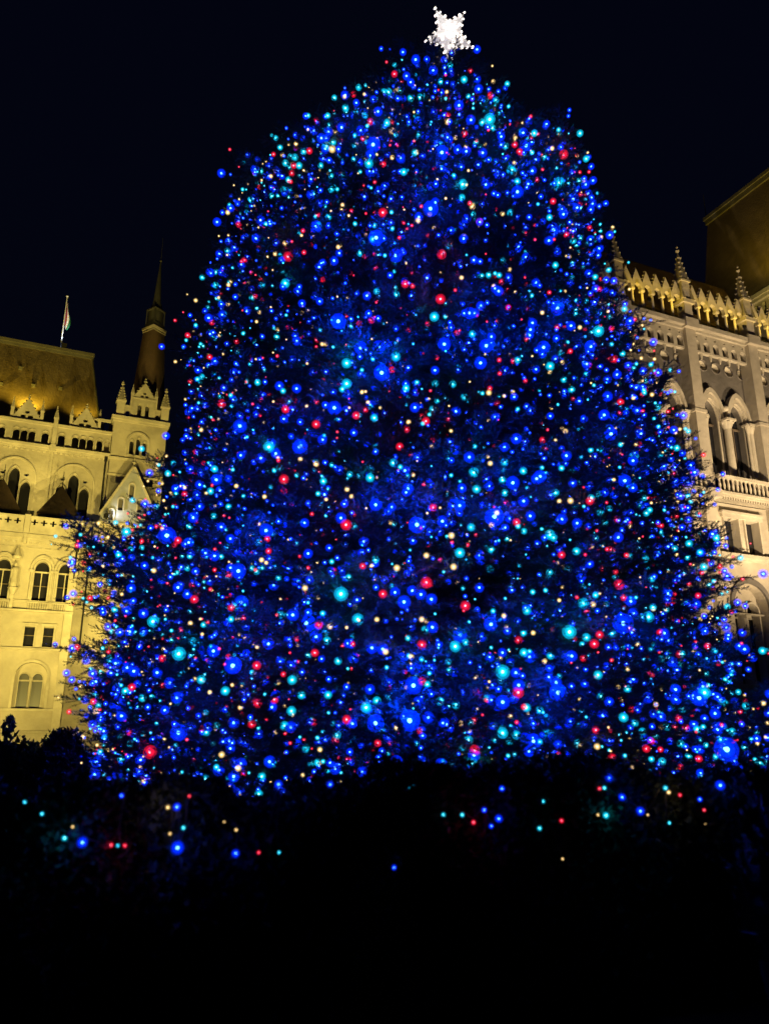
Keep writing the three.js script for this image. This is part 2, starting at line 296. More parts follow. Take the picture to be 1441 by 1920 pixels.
  // brown tent roofs on the terrace
  for (const x of [-10.2, -6.1, -2.05, 1.98]) {
    const t = part(wing, 'tent_roof', pyr(1.52, 17.35, 20.1, x, 1.6), M.brownRoof);
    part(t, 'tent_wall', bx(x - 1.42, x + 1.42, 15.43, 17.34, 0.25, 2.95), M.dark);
    part(t, 'tent_finial', [cyl(0.03, 0.02, 20.0, 21.2, x, 1.6, 5), new THREE.SphereGeometry(0.08, 6, 5).translate(x, 20.7, 1.6)], M.iron);
  }
}

// ------------------------------------------------------------------ stair tower with lantern and spire
const tower = thing('stair_tower', 'floodlit square stair tower with gabled crown, truncated roof and slender spire', 'tower', toWorld(LO, 5.2, 0, 0), TURN);
{
  const hs = [archHole(1.55, 0.34, 23.75, 24.75, 0.3), archHole(2.05, 0.34, 23.75, 25.0, 0.3), archHole(2.55, 0.34, 23.75, 24.75, 0.3)];
  part(tower, 'shaft_wall', [wallWith(0, 4.2, 0, 26.5, -0.3, 0.3, hs), bx(0, 0.5, 25.2, 26.5, -4, -0.3), bx(3.7, 4.2, 0, 26.5, -4, -0.3), bx(0.5, 3.7, 0, 26.5, -4, -3.6)], M.stone);
  for (const [c, ys] of [[1.55, 24.75], [2.05, 25.0], [2.55, 24.75]]) lancet(tower, c, 0.34, 23.75, ys, 0.3, 0.3, 0, { frame: 0.06 });
  part(tower, 'arch_band', archRing(2.05, 1.7, 1.95, 23.6, 24.7, 0.95, 1.08, 0.28, 0.42), M.trim);
  part(tower, 'string_course', [bx(-0.05, 4.28, 23.2, 23.4, -0.3, 0.45)], M.trim);
  part(tower, 'string_course', [bx(-0.05, 4.28, 21.9, 22.0, -0.3, 0.38)], M.trim);
  for (const x of [0.55, 1.9, 3.2]) part(tower, 'wall_panel', [bx(x, x + 0.05, 18, 21.9, 0.29, 0.36), bx(x + 0.9, x + 0.95, 18, 21.9, 0.29, 0.36), bx(x + 0.05, x + 0.9, 21.5, 21.56, 0.29, 0.36)], M.trim);
  part(tower, 'cornice', [bx(-0.1, 4.3, 26.5, 26.68, -4.1, 0.42), bx(-0.2, 4.4, 26.68, 26.95, -4.2, 0.55)], M.trim);
  part(tower, 'waterspout', [bx(-1.3, -0.2, 26.3, 26.5, 0.1, 0.3), new THREE.ConeGeometry(0.16, 0.5, 6).rotateZ(Math.PI / 2).translate(-1.35, 26.42, 0.2)], M.trim);
  pinnacle(tower, M.trim, 0.42, 26.95, 28.3, 30.1, 0.0, 0.62);
  pinnacle(tower, M.trim, 3.95, 26.95, 28.3, 30.1, 0.0, 0.62);
  part(tower, 'parapet_wall', [wallWith(0.75, 1.25, 26.95, 28.0, -0.25, 0.1, [archHole(1.0, 0.3, 27.05, 27.5, 0.2)]), bx(0.73, 1.27, 28.0, 28.1, -0.3, 0.16)], M.stone);
  part(tower, 'parapet_wall', [wallWith(3.15, 3.62, 26.95, 28.0, -0.25, 0.1, [archHole(3.38, 0.26, 27.05, 27.5, 0.2)]), bx(3.13, 3.64, 28.0, 28.1, -0.3, 0.16)], M.stone);
  // gabled front of the crown
  const c = 2.2, s = polyShape([[c - 0.95, 26.95], [c + 0.95, 26.95], [c + 0.95, 28.85], [c + 0.05, 30.25], [c - 0.05, 30.25], [c - 0.95, 28.85]]);
  for (const d of [-0.3, 0.3]) s.holes.push(archHole(c + d, 0.32, 27.15, 28.15, 0.24));
  for (const [dx, dy] of [[0, 29.35], [-0.18, 29.08], [0.18, 29.08]]) s.holes.push(roundHole(c + dx, dy, 0.14));
  const g = part(tower, 'gable', [ext(s, -0.2, 0.22), bx(c - 0.97, c + 0.97, 28.78, 28.88, 0.215, 0.3), ...[-1, 1].flatMap((d) => Array.from({ length: 5 }, (_, k) => new THREE.OctahedronGeometry(0.12).translate(c + d * (0.92 - k * 0.18), 29.0 + k * 0.28, 0.02)))], M.trim);
  part(g, 'gable_backing', bx(c - 0.9, c + 0.9, 26.97, 29.6, -0.6, -0.5), M.sootShade);
  part(g, 'finial', [cyl(0.05, 0.05, 30.2, 30.6, c, 0, 6), new THREE.OctahedronGeometry(0.17).translate(c, 30.5, 0), new THREE.OctahedronGeometry(0.1).translate(c, 30.75, 0)], M.trim);
  for (const d of [-0.95, 0.95]) pinnacle(tower, M.trim, c + d, 28.0, 29.2, 30.0, 0.1, 0.24);
  // truncated roof, set corner-on, then the lantern and spire
  const rx = 2.7, rz = -2.2;
  const roof = part(tower, 'roof', [new THREE.CylinderGeometry(0.92, 1.5, 8.6, 4).rotateY(-0.2).translate(rx, 32.2, rz)], M.brownRoof);
  part(roof, 'roof_ledge', [new THREE.CylinderGeometry(1.06, 1.06, 0.22, 4).rotateY(-0.2).translate(rx, 36.6, rz), new THREE.CylinderGeometry(0.96, 1.02, 0.2, 4).rotateY(-0.2).translate(rx, 36.38, rz)], M.stone);
  part(roof, 'lantern', [new THREE.CylinderGeometry(0.82, 0.88, 0.5, 4).rotateY(-0.2).translate(rx, 36.96, rz), ...[0, 1, 2, 3].map((k) => cyl(0.06, 0.06, 37.2, 38.5, rx + Math.cos(k * Math.PI / 2 - 0.2 + Math.PI / 2) * 0.76, rz - Math.sin(k * Math.PI / 2 - 0.2 + Math.PI / 2) * 0.76, 5)), new THREE.CylinderGeometry(0.66, 0.66, 1.3, 4).rotateY(-0.2).translate(rx, 37.85, rz), new THREE.CylinderGeometry(0.86, 0.86, 0.12, 4).rotateY(-0.2).translate(rx, 38.55, rz)], M.lead);
  part(roof, 'spire', [new THREE.CylinderGeometry(0.06, 0.4, 5.0, 8).translate(rx, 41.1, rz), ...[0, 1, 2, 3].map((k) => new THREE.ConeGeometry(0.22, 0.8, 4).translate(rx + Math.cos(k * Math.PI / 2 + 0.5) * 0.42, 38.95, rz + Math.sin(k * Math.PI / 2 + 0.5) * 0.42)), new THREE.SphereGeometry(0.13, 8, 6).translate(rx, 43.8, rz), cyl(0.035, 0.02, 43.5, 46.3, rx, rz, 5)], M.lead);
  // lower wing going on behind the tree
  part(tower, 'rear_wall', bx(4.25, 10, 0, 17.5, -6, -0.6), M.stone);
  part(tower, 'front_wall', bx(-1.55, 5.5, 0, 17.6, 0.35, 1.3), M.stone);
  part(tower, 'wall_pipe', [cyl(0.06, 0.06, 8, 17.2, -0.75, 1.42, 8), bx(-0.9, -0.6, 14.2, 14.5, 1.3, 1.55)], M.iron);
}

// ------------------------------------------------------------------ white-lit porch gable before the tower
const porch = thing('porch_gable', 'small white lit stone gable with stepped arched windows, at the foot of the tower', 'gable', toWorld(LO, 6.98, 0, 1.35), TURN);
{
  const s = polyShape([[-2.1, 17.6], [2.1, 17.6], [2.1, 18.15], [0.06, 22.1], [-0.06, 22.1], [-2.1, 18.15]]);
  const w = [[0, 19.7, 0.34], [-0.72, 18.6, 0.36], [0.72, 18.6, 0.36], [-1.36, 17.75, 0.34], [1.36, 17.75, 0.34]];
  for (const [x, y, ww] of w) s.holes.push(archHole(x, ww, y, y + 0.95 - Math.abs(x) * 0.2, 0.19));
  part(porch, 'gable_wall', ext(s, 0, 0.4), M.grey);
  part(porch, 'gable_backing', bx(-1.7, 1.7, 17.65, 20.9, -0.045, -0.005), M.sootShade);
  for (const [x, y, ww] of w) part(porch, 'window_arch', archRing(x, ww, ww + 0.2, y, y + 0.95 - Math.abs(x) * 0.2, 0.19, 0.29, 0.38, 0.5), M.trim);
  for (const d of [-1, 1]) part(porch, 'coping', [new THREE.BoxGeometry(4.62, 0.16, 0.6).rotateZ(d * -Math.atan2(3.95, 2.04)).translate(d * 1.1, 20.2, 0.2), ...Array.from({ length: 9 }, (_, k) => new THREE.OctahedronGeometry(0.09).translate(d * (2.05 - k * 0.22), 18.5 + k * 0.43, 0.3))], M.stone);
  part(porch, 'finial', [cyl(0.06, 0.04, 22.1, 23.1, 0, 0.2, 6), new THREE.OctahedronGeometry(0.16).translate(0, 22.7, 0.2)], M.trim);
  part(porch, 'string_course', bx(-2.2, 2.2, 17.45, 17.6, -0.02, 0.5), M.trim);
}

// ------------------------------------------------------------------ flagpole on the ridge
{
  const [fx, fy, fz] = toWorld(LO, 0.42, 35.08, -6.6);
  const f = thing('flag', 'limp tricolour flag on a pole standing on the roof ridge', 'flag', [fx, fy, fz], TURN);
  part(f, 'pole', [cyl(0.07, 0.04, 0, 5.6, 0, 0, 8), new THREE.SphereGeometry(0.11, 8, 6).translate(0, 5.65, 0), bx(-0.12, 0.12, 0, 0.3, -0.12, 0.12)], std([0.6, 0.62, 0.64]));
  const strip = (x0, x1, y0, y1) => {     // hanging folds
    const g = new THREE.PlaneGeometry(x1 - x0, y1 - y0, 8, 10), p = g.attributes.position;
    for (let i = 0; i < p.count; i++) { const u = p.getX(i) + (x0 + x1) / 2, v = p.getY(i) + (y0 + y1) / 2; p.setXYZ(i, 0.06 + u * (0.55 + 0.3 * Math.sin(v * 2.2)), v - u * 0.9, 0.12 * Math.sin(u * 16 + v * 2)); }
    g.computeVertexNormals(); return g;
  };
  for (const [a, b, c, n] of [[0, 0.2, [0.4, 0.06, 0.09], 'red_stripe'], [0.2, 0.4, [0.75, 0.75, 0.75], 'white_stripe'], [0.4, 0.6, [0.03, 0.3, 0.18], 'green_stripe']]) { const m = std(c); m.side = THREE.DoubleSide; part(f, n, strip(a, b, 2.7, 5.1), m); }
}

// ------------------------------------------------------------------ the parliament, right pavilion
const pavilion = thing('parliament_pavilion', 'dim beige stone pavilion with pinnacled gallery and tall twin arches, right of the tree', 'palace', RO.toArray(), TURN);
{
  const P = [-10.3, -5.0, 0.3, 5.6, 10.9], C = [-7.65, -2.35, 2.95, 8.25], k5 = [-2, -1, 0, 1, 2];
  const up = [], low = [];
  for (const c of C) {
    for (const d of [-1.1, 1.1]) up.push(archHole(c + d, 1.16, 15.4, 20.55, 1.2, 0.35));
    for (const i of k5) up.push(roundHole(c + i * 1.1, 24.2, 0.36));
    for (const d of [-0.84, 0.84]) low.push(rectHole(c + d - 0.56, c + d + 0.56, 11.95, 14.1));
    low.push(archHole(c - 0.1, 2.76, 4.2, 8.9, 1.35));
  }
  part(pavilion, 'upper_wall', wallWith(-11, 12, 15.2, 26.0, -0.5, 0, up), M.sootShade);
  part(pavilion, 'lower_wall', wallWith(-11, 12, 0, 15.0, -0.3, 0.3, low), M.stone);
  for (const c of C) {
    for (const d of [-1.1, 1.1]) {
      lancet(pavilion, c + d, 1.16, 15.4, 20.55, 1.2, 0, 0.35, { frame: 0.1, transom: 20.3, bar: M.wood, mullion: true, glass: M.glass });
      part(pavilion, 'arch_moulding', archRing(c + d, 1.36, 1.66, 20.5, 20.55, 1.32, 1.6, -0.02, 0.22, 0.35), M.trim);
      part(pavilion, 'arch_moulding', archRing(c + d, 1.7, 2.04, 20.5, 20.55, 1.64, 1.98, -0.02, 0.36, 0.35), M.trim);
    }
    for (const [d, r] of [[0, 0.24], [-1.98, 0.16], [1.98, 0.16], [-1.72, 0.1], [1.72, 0.1]]) {
      part(pavilion, 'column', [cyl(r, r * 0.94, 15.8, 19.9, c + d, 0.26, 12), cyl(r * 1.5, r * 1.2, 15.4, 15.8, c + d, 0.26, 8), new THREE.CylinderGeometry(r * 1.75, r * 0.95, 0.5, 8).translate(c + d, 20.15, 0.26), ...[0, 1, 2, 3, 4, 5].map((q) => new THREE.OctahedronGeometry(r * 0.5).translate(c + d + Math.cos(q * 1.047) * r * 1.5, 20.3, 0.26 + Math.sin(q * 1.047) * r * 1.5)), bx(c + d - r * 1.7, c + d + r * 1.7, 20.4, 20.54, 0.0, 0.26 + r * 1.7)], M.trim);
    }
    part(pavilion, 'corbel_head', new THREE.IcosahedronGeometry(0.2, 1).translate(c, 21.3, 0.32), M.trim);
    for (const i of k5) {
      const m = part(pavilion, 'medallion', new THREE.TorusGeometry(0.39, 0.045, 6, 16).translate(c + i * 1.1, 24.2, 0.0), M.sootShade);
      part(m, 'medallion_bowl', new THREE.SphereGeometry(0.38, 12, 8, 0, Math.PI * 2, Math.PI / 2, Math.PI / 2).rotateX(Math.PI / 2).scale(1, 1, 0.6).translate(c + i * 1.1, 24.2, -0.05), (() => { const q = M.trim.clone(); q.side = THREE.DoubleSide; return q; })());
    }
    // corbel table: small arches on a deep frieze
    const fr = []; for (let i = -3; i < 3; i++) fr.push(archHole(c + 0.39 + i * 0.78, 0.5, 24.62, 25.25, 0.26));
    const s = polyShape([[c - 2.35, 24.68], [c + 2.35, 24.68], [c + 2.35, 25.95], [c - 2.35, 25.95]]);
    for (let i = -3; i < 3; i++) s.holes.push(archHole(c + 0.39 + i * 0.78, 0.48, 24.8, 25.25, 0.25), rectHole(c + i * 0.78 + 0.9 - 0.58, c + i * 0.78 + 0.9 - 0.42, 25.68, 25.82));
    part(pavilion, 'corbel_table', [ext(s, 0.3, 0.55), ...Array.from({ length: 7 }, (_, i) => new THREE.CylinderGeometry(0.13, 0.04, 0.4, 6).translate(c - 2.34 + i * 0.78, 24.5, 0.4))], M.trim);
    // balcony before the twin arches
    part(pavilion, 'balcony', [bx(c - 2.25, c + 2.25, 15.32, 15.45, 0, 1.15), bx(c - 2.25, c + 2.25, 15.2, 15.32, 0, 1.0), ...Array.from({ length: 23 }, (_, i) => bx(c - 2.2 + i * 0.2, c - 2.1 + i * 0.2, 15.04, 15.2, 0.3, 0.9))], M.trim);
    part(pavilion, 'balcony_rail', bx(c - 2.25, c + 2.25, 16.28, 16.46, 0.85, 1.15), M.trim);
    for (let i = 0; i < 13; i++) piece(pavilion, 'baluster', 'baluster', () => new THREE.LatheGeometry([[0.07, 0], [0.07, 0.1], [0.045, 0.14], [0.085, 0.36], [0.05, 0.62], [0.07, 0.74], [0.07, 0.83]].map(([a, b]) => new THREE.Vector2(a, b)), 8), M.trim, [c - 2.1 + i * 0.35, 15.45, 1.0]);
    // square windows
    part(pavilion, 'lintel', [bx(c - 1.62, c + 1.62, 14.12, 14.36, 0.28, 0.5), bx(c - 1.7, c + 1.7, 14.36, 14.48, 0.28, 0.62)], M.trim);
    for (const d of [-0.84, 0.84]) {
      const w = part(pavilion, 'window', [bx(c + d - 0.66, c + d - 0.56, 11.95, 14.12, 0.28, 0.4), bx(c + d + 0.56, c + d + 0.66, 11.95, 14.12, 0.28, 0.4)], M.trim);
      part(w, 'pane', bx(c + d - 0.56, c + d + 0.56, 11.96, 14.09, -0.2, -0.18), M.glass);
      part(w, 'glazing_bar', bx(c + d - 0.03, c + d + 0.03, 11.96, 14.09, -0.175, -0.1), M.wood);
    }
    part(pavilion, 'sill', [bx(c - 2.25, c + 2.25, 11.72, 11.92, 0.28, 0.66), bx(c - 2.25, c + 2.25, 11.6, 11.72, 0.28, 0.5)], M.trim);
    // big round arch with twin lights
    const a = c - 0.1;
    part(pavilion, 'arched_recess', [archRing(a, 2.78, 3.3, 8.6, 8.9, 1.36, 1.66, 0.28, 0.46)], M.sootShade);
    const b = polyShape([[a - 1.42, 4.2], [a + 1.42, 4.2], [a + 1.42, 10.3], [a - 1.42, 10.3]]);
    for (const d of [-0.62, 0.62]) b.holes.push(archHole(a + d, 0.94, 4.6, 8.7, 0.5));
    part(pavilion, 'recess_wall', ext(b, -0.65, -0.32), M.stone);
    for (const d of [-0.62, 0.62]) { lancet(pavilion, a + d, 0.94, 4.6, 8.7, 0.5, -0.32, 0, { frame: 0.1, proud: 0.2, transom: 8.4 }); }
    part(pavilion, 'recess_column', [cyl(0.12, 0.1, 4.6, 8.3, a, -0.12, 10), bx(a - 0.2, a + 0.2, 8.3, 8.5, -0.32, 0.08)], M.trim);
    part(pavilion, 'recess_cornice', bx(a - 1.39, a + 1.39, 8.5, 8.58, -0.32, 0.02), M.trim);
  }
  for (const x of P) {
    part(pavilion, 'pilaster', [bx(x - 0.4, x + 0.4, 15.5, 26.0, -0.02, 0.8), bx(x - 0.48, x + 0.48, 20.4, 20.6, -0.02, 0.86), bx(x - 0.47, x + 0.47, 15.0, 15.5, -0.02, 1.2), bx(x - 0.36, x + 0.36, 0, 15.0, 0.28, 0.62), bx(x - 0.52, x + 0.52, 26.0, 26.62, -0.02, 1.05)], M.stone);
    pinnacle(pavilion, M.stone, x, 26.62, 29.3, 32.0, 0.55, 0.62);
    part(pavilion, 'pier_collar', [bx(x - 0.46, x + 0.46, 27.75, 28.0, 0.12, 0.98), ...[-1, 1].map((s) => pyr(0.14, 28.0, 28.9, x + s * 0.36, 0.86))], M.stone);
  }
  part(pavilion, 'cornice', [bx(-11, 12, 25.95, 26.12, -0.3, 0.7), bx(-11, 12, 26.12, 26.4, -0.3, 0.95), bx(-11, 12, 26.4, 26.5, -0.3, 0.85)], M.trim);
  part(pavilion, 'base_course', [bx(-11, 12, 3.2, 3.4, 0.28, 0.6), bx(-11, 12, 0, 3.2, 0.28, 0.5)], M.stone);
  // open gallery above the cornice
  for (const c of C) {
    for (let i = -2; i <= 2; i++) piece(pavilion, 'gallery_column', 'gallery_column', () => [cyl(0.09, 0.08, 0, 1.3, 0, 0, 8), bx(-0.14, 0.14, 1.28, 1.42, -0.14, 0.14), bx(-0.13, 0.13, 0, 0.12, -0.13, 0.13)], M.stone, [c + i * 0.78, 26.5, 0.6]);
    for (let i = 0; i < 6; i++) {
      const x = c - 1.95 + i * 0.78;
      piece(pavilion, 'gallery_gable', 'gallery_gable', () => {
        const s = polyShape([[-0.385, 0], [-0.3, 0], [-0.2, 0.3], [0, 0.42], [0.2, 0.3], [0.3, 0], [0.385, 0], [0.385, 0.5], [0.03, 1.35], [-0.03, 1.35], [-0.385, 0.5]]);
        return [ext(s, -0.12, 0.12), ...[-1, 1].flatMap((d) => [0, 1, 2].map((q) => new THREE.OctahedronGeometry(0.09).translate(d * (0.36 - q * 0.1), 0.62 + q * 0.24, 0))), new THREE.OctahedronGeometry(0.12).translate(0, 1.4, 0)];
      }, M.stone, [x, 27.9, 0.6]);
    }
  }
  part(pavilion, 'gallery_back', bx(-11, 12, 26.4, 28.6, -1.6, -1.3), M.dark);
  const rg = new THREE.BufferGeometry(), q = [[-11, 28.3, -1.2], [8.4, 28.3, -1.2], [8.4, 33.1, -3], [-11, 33.1, -3], [8.4, 28.3, -8], [-11, 28.3, -8], [8.4, 33.1, -6], [-11, 33.1, -6]], rp = [];
  for (const [a, b, c, d] of [[0, 1, 2, 3], [1, 4, 6, 2], [3, 2, 6, 7], [4, 5, 7, 6]]) for (const i of [a, b, c, a, c, d]) rp.push(...q[i]);
  rg.setAttribute('position', new THREE.Float32BufferAttribute(rp, 3)); rg.computeVertexNormals();
  part(pavilion, 'roof', rg, M.brownRoof);
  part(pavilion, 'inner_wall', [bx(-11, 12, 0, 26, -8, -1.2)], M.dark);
}

// ------------------------------------------------------------------ tall rear block with steep roof, far right
const block = thing('parliament_rear_block', 'tall rear block with steep dark golden roof rising behind the pavilion pinnacles', 'palace', RO.toArray(), TURN);
{
  const g = new THREE.BufferGeometry(), q = [[13.9, 35.2, -10], [13.9, 35.2, 6], [16.1, 46.2, 6], [16.1, 46.2, -10], [22, 46.2, 6], [22, 46.2, -10], [24, 35.2, 6], [24, 35.2, -10]], rp = [];
  for (const [a, b, c, d] of [[0, 1, 2, 3], [3, 2, 4, 5], [5, 4, 6, 7], [0, 3, 5, 7], [1, 6, 4, 2]]) for (const i of [a, b, c, a, c, d]) rp.push(...q[i]);
  g.setAttribute('position', new THREE.Float32BufferAttribute(rp, 3)); g.computeVertexNormals();
  const roof = part(block, 'roof', g, M.roof);
  part(roof, 'ridge_band', [bx(15.75, 22.3, 46.2, 46.5, -10.2, 6.2), bx(15.86, 16.3, 45.75, 46.2, -10.1, 6.1)], M.lead);
  part(roof, 'lightning_rod', cyl(0.04, 0.02, 46.5, 49, 16.0, -10, 5), M.iron);
  const hs = []; for (let i = 0; i < 22; i++) hs.push(archHole(-9.4 + i * 0.72, 0.4, 33.3, 34.1, 0.22));
  const w = wallWith(-10, 6, 0, 34.8, -0.4, 0, hs).rotateY(-Math.PI / 2).translate(14.2, 0, 0);
  part(block, 'wall', [w, bx(14.6, 23.5, 0, 34.8, -9.8, 5.8)], M.stone);
  part(block, 'cornice', [bx(13.85, 14.3, 34.8, 35.15, -10.2, 6.2), bx(13.95, 14.3, 34.5, 34.8, -10.1, 6.1)], M.trim);
  part(block, 'string_course', bx(13.95, 14.25, 32.9, 33.1, -10.1, 6.1), M.trim);
}

// ------------------------------------------------------------------ floodlights on the buildings
floodlight('black floodlight on the square facing the left wing, farthest from the tree', toWorld(LO, -7, 0, 24), toWorld(LO, -4, 15, 0), AMBER, 1750, 0.66, 0.75);
floodlight('black floodlight on the square facing the left wing, nearer the tree', toWorld(LO, 2.5, 0, 26), toWorld(LO, 1.5, 15, 0), AMBER, 1850, 0.66, 0.75);
floodlight('black floodlight on the square facing the stair tower', toWorld(LO, 9, 0, 24), toWorld(LO, 6.5, 20, 0), AMBER, 2900, 0.5);
floodlight('floodlight on the terrace between the two brown tent roofs, shining up the wall', toWorld(LO, 0.1, 16.93, 3.3), toWorld(LO, 0.6, 22, 0), AMBER, 60, 1.0, 0.9, 4, 8);
floodlight('white floodlight on the terrace right of the brown tent roof', toWorld(LO, 3.4, 16.93, 3.3), toWorld(LO, 3.4, 22, 0.2), WHITE, 4, 1.0, 0.9, 4, 8);
floodlight('white floodlight on the roof edge before the white gable', toWorld(LO, 5.3, 17.62, 2.3), toWorld(LO, 7.2, 19.2, 1.7), WHITE, 13, 0.95, 0.9, 4, 4);
floodlight('roof floodlight behind the parapet gable next to the frame edge', toWorld(LO, -1.3, 27.0, -1.25), toWorld(LO, -1.3, 31, -4.2), GOLD, 130, 1.1, 0.8, 4, 2);
floodlight('roof floodlight behind the parapet gable near the roof corner', toWorld(LO, 3.1, 27.0, -1.25), toWorld(LO, 2.6, 31, -4.2), GOLD, 50, 1.1, 0.8, 4, 2);
floodlight('roof floodlight behind the parapet beyond the frame edge', toWorld(LO, -5.4, 27.0, -1.25), toWorld(LO, -5.3, 31, -4.2), GOLD, 130, 1.1, 0.8, 4, 2);
floodlight('floodlight on the tower cornice lighting its brown roof', toWorld(LO, 8.9, 26.96, 0.1), toWorld(LO, 8.0, 32, -1.6), WARM, 60, 0.7, 0.8, 4, 2);
floodlight('black floodlight at the foot of the right pavilion, nearer the tree', toWorld(RO, -4, 0, 15), toWorld(RO, 0.5, 17, 0.3), WARM, 3000, 0.46, 0.9);
floodlight('black floodlight at the foot of the right pavilion, farther from the tree', toWorld(RO, 7.5, 0, 14), toWorld(RO, 6, 17, 0.3), WARM, 2800, 0.46, 0.9);
for (const [x, where] of [[-3.55, 'under the gallery bay nearest the tree, left half'], [-1.15, 'under the gallery bay nearest the tree, right half'], [1.75, 'under the middle gallery bay, left half'], [4.15, 'under the middle gallery bay, right half'], [7.05, 'under the gallery bay at the frame edge'], [9.45, 'under the gallery bay beyond the frame edge']])
  floodlight('cornice floodlight ' + where, toWorld(RO, x, 26.5, 1.55), toWorld(RO, x, 29.6, 0.7), GOLD, 14, 1.2, 0.8, 4, 1.5).scale.setScalar(0.5);
floodlight('floodlight below the eaves lighting the steep rear roof', toWorld(RO, 12.9, 33.5, 0.5), toWorld(RO, 15, 40, -1.5), GOLD, 620, 0.9, 0.9, 4, 2);
floodlight('floodlight on the pavilion roof facing the arcaded wall of the rear block', toWorld(RO, 9.6, 27, 1), toWorld(RO, 14.2, 34, 0), AMBER, 260, 0.7, 0.8, 4, 2);
floodlight('added fill lamp in the gallery lifting the low brown roof behind it', toWorld(RO, 2.9, 28.61, -1.4 + 0.5), toWorld(RO, 2.9, 32.5, -2.9), WARM, 5, 1.2, 0.8, 4, 2);  // fill lamp added to lift the dark roof behind the gallery
floodlight('added fill lamp in the gallery brightening the brown roof nearer the tree', toWorld(RO, -3.1, 28.61, -0.9), toWorld(RO, -3.1, 32.5, -2.9), WARM, 5, 1.2, 0.8, 4, 2);  // second added fill for the same shaded roof
floodlight('small white floodlight on the roof ridge at the foot of the flagpole', toWorld(LO, 0.7, 35.08, -5.8), toWorld(LO, 0.5, 39.5, -6.6), WHITE, 45, 0.5, 0.8, 4, 2);
// ------------------------------------------------------------------ the christmas tree
const TX = 0.65, TZ = -16;
const trunkX = (h) => TX + Math.pow(Math.max(0, h - 12) / 8, 1.5) * 0.95;
const HP = [0.6, 1.5, 3, 6, 9, 12, 13.6, 14.6, 15.3, 16.2, 17.2, 18.2, 19, 19.6], RP = [5.9, 6.4, 6.4, 5.75, 5.0, 4.3, 3.75, 2.8, 2.05, 1.55, 1.2, 0.65, 0.32, 0.12];
const bump = (x, c, w) => Math.exp(-(((x - c) / w) ** 2));
function reach(h, az) {                        // crown radius at a height, seen from above: az 0 is the viewer's right, PI/2 towards the viewer
  let i = 0; while (i < HP.length - 2 && HP[i + 1] < h) i++;
  const t = (h - HP[i]) / (HP[i + 1] - HP[i]), front = 1 - 0.42 * Math.max(0, Math.sin(az)) * THREE.MathUtils.smoothstep(h, 14.5, 17.5), r = front * Math.max(0.05, RP[i] + (RP[i + 1] - RP[i]) * t);
  const left = Math.max(0, -Math.cos(az)) ** 3, right = Math.max(0, Math.cos(az)) ** 3;
  return r + left * (0.8 * bump(h, 4.5, 0.9) - 0.8 * bump(h, 7, 0.95) + 1.05 * bump(h, 13.75, 0.6) + 0.55 * bump(h, 17.6, 0.5)) + right * (-0.5 * bump(h, 3.6, 1.1) + 1.15 * bump(h, 13.75, 0.6) + 0.35 * bump(h, 8.8, 1.8) + 0.55 * bump(h, 17.6, 0.5));
}
const tree = thing('christmas_tree', 'huge dark spruce christmas tree in the middle, covered in coloured lights', 'christmas tree', [TX, 0, TZ]);
// one spray of spruce: a shoot with side shoots, every shoot set with needles
function sprayGeometry(len, sides) {
  const P = [], N = [], add = (a, dir, w, side) => {
    const b = a.clone().addScaledVector(dir, 1), s = side.clone().multiplyScalar(w), n = new THREE.Vector3().crossVectors(side, dir).normalize();
    P.push(a.x - s.x, a.y - s.y, a.z - s.z, a.x + s.x, a.y + s.y, a.z + s.z, b.x, b.y, b.z); for (let k = 0; k < 3; k++) N.push(n.x, n.y, n.z);
  };
  const shoot = (from, dir, L) => {
    const up = V(0, 1, 0), side = new THREE.Vector3().crossVectors(dir, up).normalize(), nor = new THREE.Vector3().crossVectors(side, dir).normalize();
    add(from, dir.clone().multiplyScalar(L), 0.006, side);
    const n = Math.round(L / 0.02);
    for (let i = 0; i < n; i++) for (let k = 0; k < 3; k++) {
      const a = (k / 3) * Math.PI * 2 + rr(-0.6, 0.6) + i * 0.7, out = side.clone().multiplyScalar(Math.cos(a)).addScaledVector(nor, Math.abs(Math.sin(a)) * 0.9 - 0.15);
      const nd = dir.clone().multiplyScalar(rr(0.55, 0.9)).add(out).normalize().multiplyScalar(rr(0.036, 0.06));
      add(from.clone().addScaledVector(dir, (L * (i + rnd())) / n), nd, 0.0052, new THREE.Vector3().crossVectors(nd, nor).normalize());
    }
  };
  shoot(V(0, 0, 0), V(1, 0.02, 0).normalize(), len);
  for (let i = 0; i < sides; i++) {
    const s = i % 2 ? 1 : -1, t = 0.12 + (0.72 * i) / sides, l = len * rr(0.32, 0.5) * (1.1 - t * 0.7);
    shoot(V(len * t, 0, 0), V(rr(0.6, 0.85), rr(-0.25, 0.2), s * rr(0.55, 0.8)).normalize(), l);
  }
  const g = new THREE.BufferGeometry();
  g.setAttribute('position', new THREE.Float32BufferAttribute(P, 3)); g.setAttribute('normal', new THREE.Float32BufferAttribute(N, 3));
  return g;
}
const sprays = [sprayGeometry(0.62, 7), sprayGeometry(0.56, 6), sprayGeometry(0.68, 8)], sprayAt = [[], [], []];
const limbs = [], tips = [];
const q0 = new THREE.Quaternion(), m0 = new THREE.Matrix4();
function placeSpray(p, dir, roll, s) {
  const x = dir.clone().normalize(), z = new THREE.Vector3().crossVectors(x, V(0, 1, 0)).normalize(), y = new THREE.Vector3().crossVectors(z, x);
  y.multiplyScalar(Math.cos(roll)).addScaledVector(z, Math.sin(roll)).normalize(); z.crossVectors(x, y);
  m0.makeBasis(x.clone().multiplyScalar(s), y.multiplyScalar(s), z.multiplyScalar(s)).setPosition(p);
  sprayAt[Math.floor(rnd() * 3)].push(m0.clone());
}
